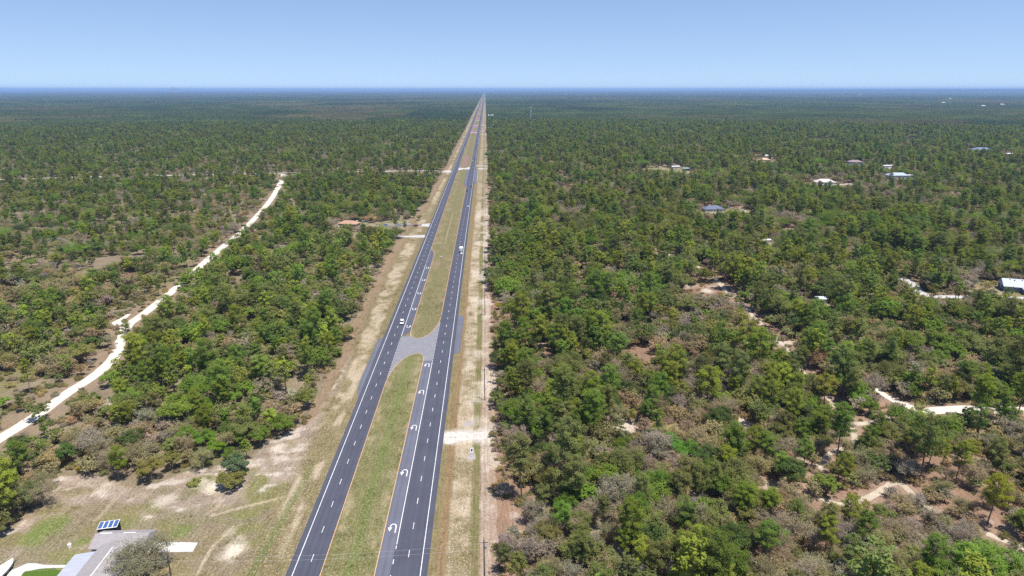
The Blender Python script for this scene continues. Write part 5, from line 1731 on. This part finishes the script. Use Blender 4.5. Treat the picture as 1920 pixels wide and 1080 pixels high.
def car(label, x, y, col, towards=False, kind='sedan', rot=None, group=None, name='car', cat='car'):
    a = rot if rot is not None else (math.pi if towards else 0.0)
    t = thing(name, label, cat, (x, y, ZP), a, group)
    pm = paint('car paint %.2f %.2f %.2f' % col, col, 0.3, 0.6, var=0.04)
    tall = kind in ('suv', 'pickup')
    zb, zh = (0.32, 1.02) if tall else (0.26, 0.88)
    zr = 1.78 if tall else 1.45
    W = 0.98 if tall else 0.9
    L2 = 2.75 if kind == 'pickup' else 2.4
    bb = Buf(); loft(bb, [(-L2, W * .88, zb + .1, zh - .12), (-L2 + .15, W * .97, zb, zh), (-0.9, W, zb, zh), (0.9, W, zb, zh), (L2 - .25, W * .95, zb, zh - .12), (L2, W * .82, zb + .12, zh - .28)])
    body = obj('body', bb, pm, t)
    g0, g1, g2, g3 = {'sedan': (-1.75, -1.05, 0.45, 1.25), 'suv': (-2.3, -2.05, 0.55, 1.3), 'pickup': (-0.75, -0.6, 0.8, 1.45)}[kind]
    bb = Buf()
    w0, w1 = W * .9, W * .74
    V = [(-w0, g0, zh - .03), (w0, g0, zh - .03), (w0, g3, zh - .03), (-w0, g3, zh - .03), (-w1, g1, zr - .06), (w1, g1, zr - .06), (w1, g2, zr - .06), (-w1, g2, zr - .06)]
    bb.add(V, [(0, 1, 5, 4), (1, 2, 6, 5), (2, 3, 7, 6), (3, 0, 4, 7)])
    obj('window', bb, M_GLASS, t)
    bb = Buf(); bb.add([(-w1 - .02, g1 - .04, zr - .058), (w1 + .02, g1 - .04, zr - .058), (w1 + .02, g2 + .04, zr - .058), (-w1 - .02, g2 + .04, zr - .058), (-w1 + .06, g1 + .05, zr), (w1 - .06, g1 + .05, zr), (w1 - .06, g2 - .05, zr), (-w1 + .06, g2 - .05, zr)], [(4, 5, 6, 7), (0, 1, 5, 4), (1, 2, 6, 5), (2, 3, 7, 6), (3, 0, 4, 7)])
    obj('roof', bb, pm, t)
    if kind == 'pickup':
        bb = Buf(); bb.box(-W * .78, W * .78, -L2 + .2, -0.95, zh + .003, zh + .01); obj('bed', bb, M_GLASS, t)
    for sx in (-1, 1):
        for wy in (-L2 * .62, L2 * .62):
            wheel(t, sx * W * 1.0, wy, 0.38 if tall else 0.33)
        bb = Buf(); bb.box(sx * W * .62 - .16, sx * W * .62 + .16, L2 - .12, L2 + .02, zb + .32, zb + .46); obj('headlight', bb, M_LAMP, t)
        bb = Buf(); bb.box(sx * W * .68 - .14, sx * W * .68 + .14, -L2 - .02, -L2 + .1, zb + .36, zb + .52); obj('taillight', bb, M_TAIL, t)
    bb = Buf(); bb.box(-W * .7, W * .7, L2 - .15, L2 + .03, zb + .02, zb + .3); obj('bumper', bb, M_GLASS, t)
    return t


WHT, BLK, SIL, RED_, BLU = (0.78, 0.78, 0.80), (0.02, 0.02, 0.024), (0.42, 0.43, 0.45), (0.22, 0.03, 0.03), (0.25, 0.36, 0.5)
car('white SUV driving toward the crossover beside the turn lane', -45.3, 343.5, WHT, True, 'suv')
car('white car close behind the white box truck', -19.2, 501.0, WHT, False, 'sedan')
car('white car alone in its lane beyond the box truck', -19.4, 716, WHT, False)
car('black car by the yellow line before the far turn lanes', -23.6, 832, BLK, False)
car('black SUV by the white edge line at the far turn lanes', -19.6, 869, BLK, False, 'suv')
car('white car just past the far side-road crossing', -23.4, 1192, WHT, False)
car('black SUV just past the far side-road crossing', -19.7, 1212, BLK, False, 'suv')
car('black car approaching on the far stretch behind a white one', -48.6, 1322, BLK, True)
car('white car approaching farther up the road than the black one', -45.2, 1452, WHT, True)
car('dark car farthest up the approaching lanes', -45.0, 1745, BLK, True)
car('black SUV far up the outbound lanes', -19.7, 1540, BLK, False, 'suv')
# box truck
t = thing('box_truck', 'white box truck in the outbound lane followed closely by a car', 'truck', (-19.6, 509.5, ZP))
bb = Buf(); bb.box(-1.25, 1.25, -3.6, 2.2, 0.95, 3.5); bx_ = obj('cargo_box', bb, paint('white box', (0.74, 0.75, 0.76), 0.5, 0.4, var=0.05), t)
bb = Buf(); bb.box(-1.1, 1.1, -3.64, -3.605, 1.1, 3.3); obj('rear_door', bb, paint('rear door grey', (0.58, 0.60, 0.61), 0.5, 0.4), bx_)
bb = Buf(); loft(bb, [(2.25, 1.1, 0.5, 2.45), (3.2, 1.1, 0.5, 2.4), (3.7, 1.05, 0.5, 1.5), (4.5, 0.95, 0.5, 1.3)]); cb_ = obj('cab', bb, paint('white box', (0.74, 0.75, 0.76)), t)
bb = Buf(); bb.add([(-0.9, 3.26, 2.33), (0.9, 3.26, 2.33), (0.88, 3.7, 1.58), (-0.88, 3.7, 1.58)], [(0, 1, 2, 3)]); obj('windscreen', bb, M_GLASS, cb_)
bb = Buf(); bb.box(-0.5, 0.5, -3.5, 4.2, 0.5, 0.94); obj('chassis', bb, M_GLASS, t)
for sx in (-1, 1):
    for wy in (-2.3, 3.4):
        wheel(t, sx * 1.15, wy, 0.48, 0.3)
    bb = Buf(); bb.box(sx * .8 - .16, sx * .8 + .16, -3.66, -3.606, 0.96, 1.08); obj('taillight', bb, M_TAIL, t)


def parked(label, u, v, col, rot, kind='sedan', name='car', cat='car'):
    x, y = G(u, v)
    o_ = car(label, x, y, col, False, kind, R(rot), None, name, cat)
    o_.location.z = 0.03
    return o_


parked('white car at the wooded end of the grey driveway', 764, 421.5, WHT, 90)
parked('dark maroon car with a white hood on the grey driveway', 779, 424.5, RED_, 75, 'suv')
parked('light blue car under trees beside the grey driveway', 722, 423.5, BLU, 85, 'suv')
parked('silver car half hidden by the leafy tree on the driveway', 748, 422, SIL, 90)
parked('white van-like car beside the salmon-roofed house', 669, 417, WHT, 20, 'suv')
parked('white car among junk right of the salmon-roofed house'.replace('right of', 'east of'), 683, 415.5, WHT, 70)
parked('white car in front of the salmon-roofed house', 642, 427, WHT, 80, 'suv')
parked('small white car at the corner of the salmon-roofed house', 634, 425, WHT, 30)
parked('white car parked near the slate-blue roofed house', 1366, 390, WHT, 60)
parked('white pickup on the lot beside the slate-blue roof', 1393, 397, WHT, 85, 'pickup', 'pickup_truck', 'pickup')
parked('silver car on the lot beside the slate-blue roof', 1378, 396.5, SIL, 95)
parked('white van on the bare sandy lot', 1245, 311, WHT, 80, 'suv')
parked('white car at the edge of the bare sandy lot', 1232, 319, WHT, 70)

# ------------------------------------------------------------------ poles and wires
M_POLE = paint('weathered pole', (0.085, 0.075, 0.068), 0.95, 0.1, var=0.25, scale=1.5)
M_WIRE = paint('wire', (0.10, 0.10, 0.11), 0.5, 0.5)
M_WIRE2 = paint('bright wire', (0.45, 0.45, 0.47), 0.5, 0.5)
PX = -1.5


def pole(x, y, h, label, group=None, arm=True, ax=0.0):
    t = thing('utility_pole', label, 'utility pole', (x, y, 0), ax, group)
    bb = Buf(); bb.tube([(0, 0, -0.1), (0, 0, h * .5), (0, 0, h), (0, 0, h + .02)], [0.21, 0.18, 0.14, 0.01], 10); obj('post', bb, M_POLE, t)
    if arm:
        bb = Buf(); bb.box(-1.1, 1.1, -0.2, -0.145, h - 0.75, h - 0.62); ar = obj('crossarm', bb, M_POLE, t)
        for sx in (-1.0, 1.0):
            bb = Buf(); bb.tube([(sx, -.17, h - .615), (sx, -.17, h - .5), (sx, -.17, h - .38)], [0.05, 0.07, 0.03], 8); obj('insulator', bb, paint('insulator', (0.3, 0.3, 0.32), 0.4, 0.5), ar)
        bb = Buf(); bb.tube([(0, 0, h + .025), (0, 0, h + .25)], [0.06, 0.03], 8); obj('insulator', bb, paint('insulator', (0.3, 0.3, 0.32)), t)
    return t


PY = [142.5 + 106.6 * k for k in range(-1, 9)]
PH = 13.8
labs = {142.5: 'utility pole whose wires cross over the highway', 249.1: 'utility pole past the sandy driveway', 355.7: 'utility pole level with the bulging road shoulder', 462.3: 'utility pole near the white box truck'}
for y in PY:
    k = round(y, 1)
    if y < 100:
        continue
    p = pole(PX, y, PH, labs.get(k, 'thin far utility pole along the sand strip'), None if k in labs else 'far poles along the sand strip')
    if k == 355.7 or k == 142.5:
        bb = Buf(); bb.tube([(0.4, 0, PH - 2.6), (0.4, 0, PH - 2.55), (0.4, 0, PH - 1.75), (0.4, 0, PH - 1.7)], [0.02, 0.24, 0.24, 0.02], 12); obj('transformer', bb, paint('transformer grey', (0.32, 0.33, 0.34), 0.5, 0.4), p)


def wire(p, q, sag, label, group, mat=None, r=0.018):
    p, q = np.array(p, float), np.array(q, float)
    s = np.linspace(0, 1, 14)
    P = p + (q - p) * s[:, None]; P[:, 2] -= sag * 4 * s * (1 - s)
    bb = Buf(); bb.tube(P, r, 4)
    o_ = obj('power_line', bb, mat or M_WIRE)
    return tag(o_, label, 'power line', group)


for a, c in zip(PY[:7], PY[1:8]):
    for dx, dz in ((-1.0, -.36), (0, 0.26), (1.0, -.36)):
        yy = -.17 if dx else 0
        wire((PX + dx, a + yy, PH + dz), (PX + dx, c + yy, PH + dz), 1.1, 'thin dark wire strung between the poles of the sand strip', 'wires along the sand strip')
hp = G(314, 1042, 8.6)
pole(hp[0], hp[1], 8.6, 'slim service pole beside the big oak at the house', None, False)
hw_ = G(-160, 1046, 8)
for k, (z0, z1) in enumerate(((PH - 1.1, 8.3), (PH - 2.6, 7.2))):
    wire((PX - .25, 142.5, z0), (hp[0], hp[1], z1), 1.3, ('upper' if k == 0 else 'lower') + ' pale wire crossing over the highway to the house pole', None, M_WIRE2, 0.014)
    wire((hp[0], hp[1], z1), (hp[0] - 60, hp[1] - 2 - k, z1), 0.8, ('upper' if k == 0 else 'lower') + ' pale wire running on past the house roof', None, M_WIRE2, 0.012)

# ------------------------------------------------------------------ small roadside things
x, y = G(884.5, 846)
t = thing('culvert_end', 'pale concrete culvert end with a dark opening below the sandy driveway', 'culvert', (x, y, 0))
bb = Buf(); bb.add([(-0.75, -1.5, 0.05), (0.75, -1.5, 0.05), (0.75, 1.3, 0.75), (-0.75, 1.3, 0.75), (-0.75, -1.5, -.1), (0.75, -1.5, -.1), (0.75, 1.3, -.1), (-0.75, 1.3, -.1)], [(0, 1, 2, 3), (4, 0, 3, 7), (1, 5, 6, 2), (3, 2, 6, 7), (4, 5, 1, 0)]); obj('headwall', bb, paint('weathered concrete', (0.36, 0.35, 0.345)), t)
bb = Buf(); bb.add([(-0.25, -0.6, 0.29), (0.25, -0.6, 0.29), (0.25, 0.5, 0.565), (-0.25, 0.5, 0.565)], [(0, 1, 2, 3)]); obj('pipe_opening', bb, paint('dark opening', (0.012, 0.012, 0.014), 1, 0), t)
bb = Buf(); flat(bb, [(x - 1.3, y - 1.4), (x - 1.6, y - 4.5), (x - .2, y - 6.2), (x + 1.4, y - 5.2), (x + 1.3, y - 1.4)], 0.012); obj('concrete_apron', bb, paint('dull grey sand', (0.34, 0.30, 0.29), 1, 0, var=0.15), kind='structure')
x, y = G(881, 795)
bb = Buf(); flat(bb, [(x - 2.2, y - 1.8), (x + 1.4, y - 1.6), (x + 1.6, y + 2.6), (x - .4, y + 3.2), (x - 2.4, y + 1.4)], 0.012); obj('concrete_apron', bb, paint('dull grey sand', (0.34, 0.30, 0.29), 1, 0, var=0.15), kind='structure')
for u, v, w, col, lab, two in ((827.5, 484, 2.0, WHT, 'low white sign board on two posts in the grass median', True), (833.5, 464, 0.9, WHT, 'narrow white and red marker sign in the grass median', False)):
    x, y = G(u, v)
    t = thing('road_sign', lab, 'sign', (x, y, 0))
    bb = Buf(); bb.box(-w / 2, w / 2, -0.04, 0.0, 0.9, 1.7 if two else 1.5); pn = obj('panel', bb, paint('white sign', (0.75, 0.75, 0.74)), t)
    for sx in ((-w * .35, w * .35) if two else (0,)):
        bb = Buf(); bb.tube([(sx, 0.05, 0), (sx, 0.05, 1.5)], 0.04, 6); obj('post', bb, M_POLE, t)
    if not two:
        bb = Buf(); bb.box(-w / 2, w / 2, -0.04, 0, 1.505, 2.2); obj('red_panel', bb, paint('red sign', (0.5, 0.06, 0.05)), t)
# bleached dead trees
for u, v, s, lean, lab in ((457, 577, 0.8, 0.5, 'bleached leafless dead tree leaning beside the white track'), (108, 590, 0.9, 0.05, 'pale dead snag in the open scrub beyond the track'), (1106, 660, 0.8, 0.1, 'pale leafless snag in the woods behind the power poles'), (1500, 590, 0.9, 0.1, 'pale leafless snag in the woods past the winding trail')):
    x, y = G(u, v)
    tb = Buf(); gen_bare(tb, tb, np.random.default_rng(int(u)), h=9.5, rad=2.6, nl=4, per=0, dens=0.55, tw=0.06)
    o_ = obj('dead_tree', tb, [M_BARK, M_LEAF, paint('bleached wood', (0.46, 0.44, 0.42), 0.9, 0.1, var=0.15)])
    o_.location = (x, y, 0); o_.rotation_euler = (0, -lean, 0.6); o_.scale = (s,) * 3
    tag(o_, lab, 'dead tree')

# lattice radio tower far behind the woods
D_ = 2500.0
d = FW + RT * (995 - 960) / FPX + UP * (540 - 224) / FPX
x, y = d[0] / d[1] * D_, D_
t = thing('radio_tower', 'slim pale lattice radio tower standing above the far woods', 'tower', (x, y, 0))
HT = 58
for k in range(3):
    a = k * 2.094
    bb = Buf(); bb.tube([(2.2 * math.cos(a), 2.2 * math.sin(a), 0), (0.7 * math.cos(a), 0.7 * math.sin(a), HT)], 0.22, 6); obj('leg', bb, paint('galvanised steel', (0.55, 0.57, 0.6), 0.4, 0.5, 0.2), t)
bb = Buf()
for i in range(18):
    z0, z1 = i * HT / 18, (i + 1) * HT / 18
    for k in range(3):
        a, c = k * 2.094, (k + 1) * 2.094
        r0_, r1_ = 2.2 - 1.5 * z0 / HT, 2.2 - 1.5 * z1 / HT
        bb.tube([(r0_ * math.cos(a), r0_ * math.sin(a), z0), (r1_ * math.cos(c), r1_ * math.sin(c), z1)], 0.12, 4)
obj('bracing', bb, paint('galvanised steel', (0.55, 0.57, 0.6)), t)
for z in (44, 56):
    bb = Buf(); bb.prism([(2.6 * math.cos(q * 1.047), 2.6 * math.sin(q * 1.047)) for q in range(6)], z, z + 1.8); obj('antenna_ring', bb, M_TRIM, t)

# faint plant with stacks on the horizon
D_ = 27000.0
d = FW + RT * (328 - 960) / FPX + UP * (540 - 168) / FPX
x, y = d[0] / d[1] * D_, D_
t = thing('power_plant', 'faint pale plant with stacks on the hazy horizon', 'plant', (x, y, 0))
bb = Buf(); bb.box(-160, 60, -40, 40, 0, 150); obj('boiler_house', bb, paint('plant grey', (0.4, 0.4, 0.4)), t)
for k, q in enumerate((-120, -20, 150)):
    bb = Buf(); bb.tube([(q, 0, 0 if q > 60 else 150), (q, 0, 215 - 10 * k)], [16, 11], 10); obj('chimney', bb, paint('plant grey', (0.4, 0.4, 0.4)), t)
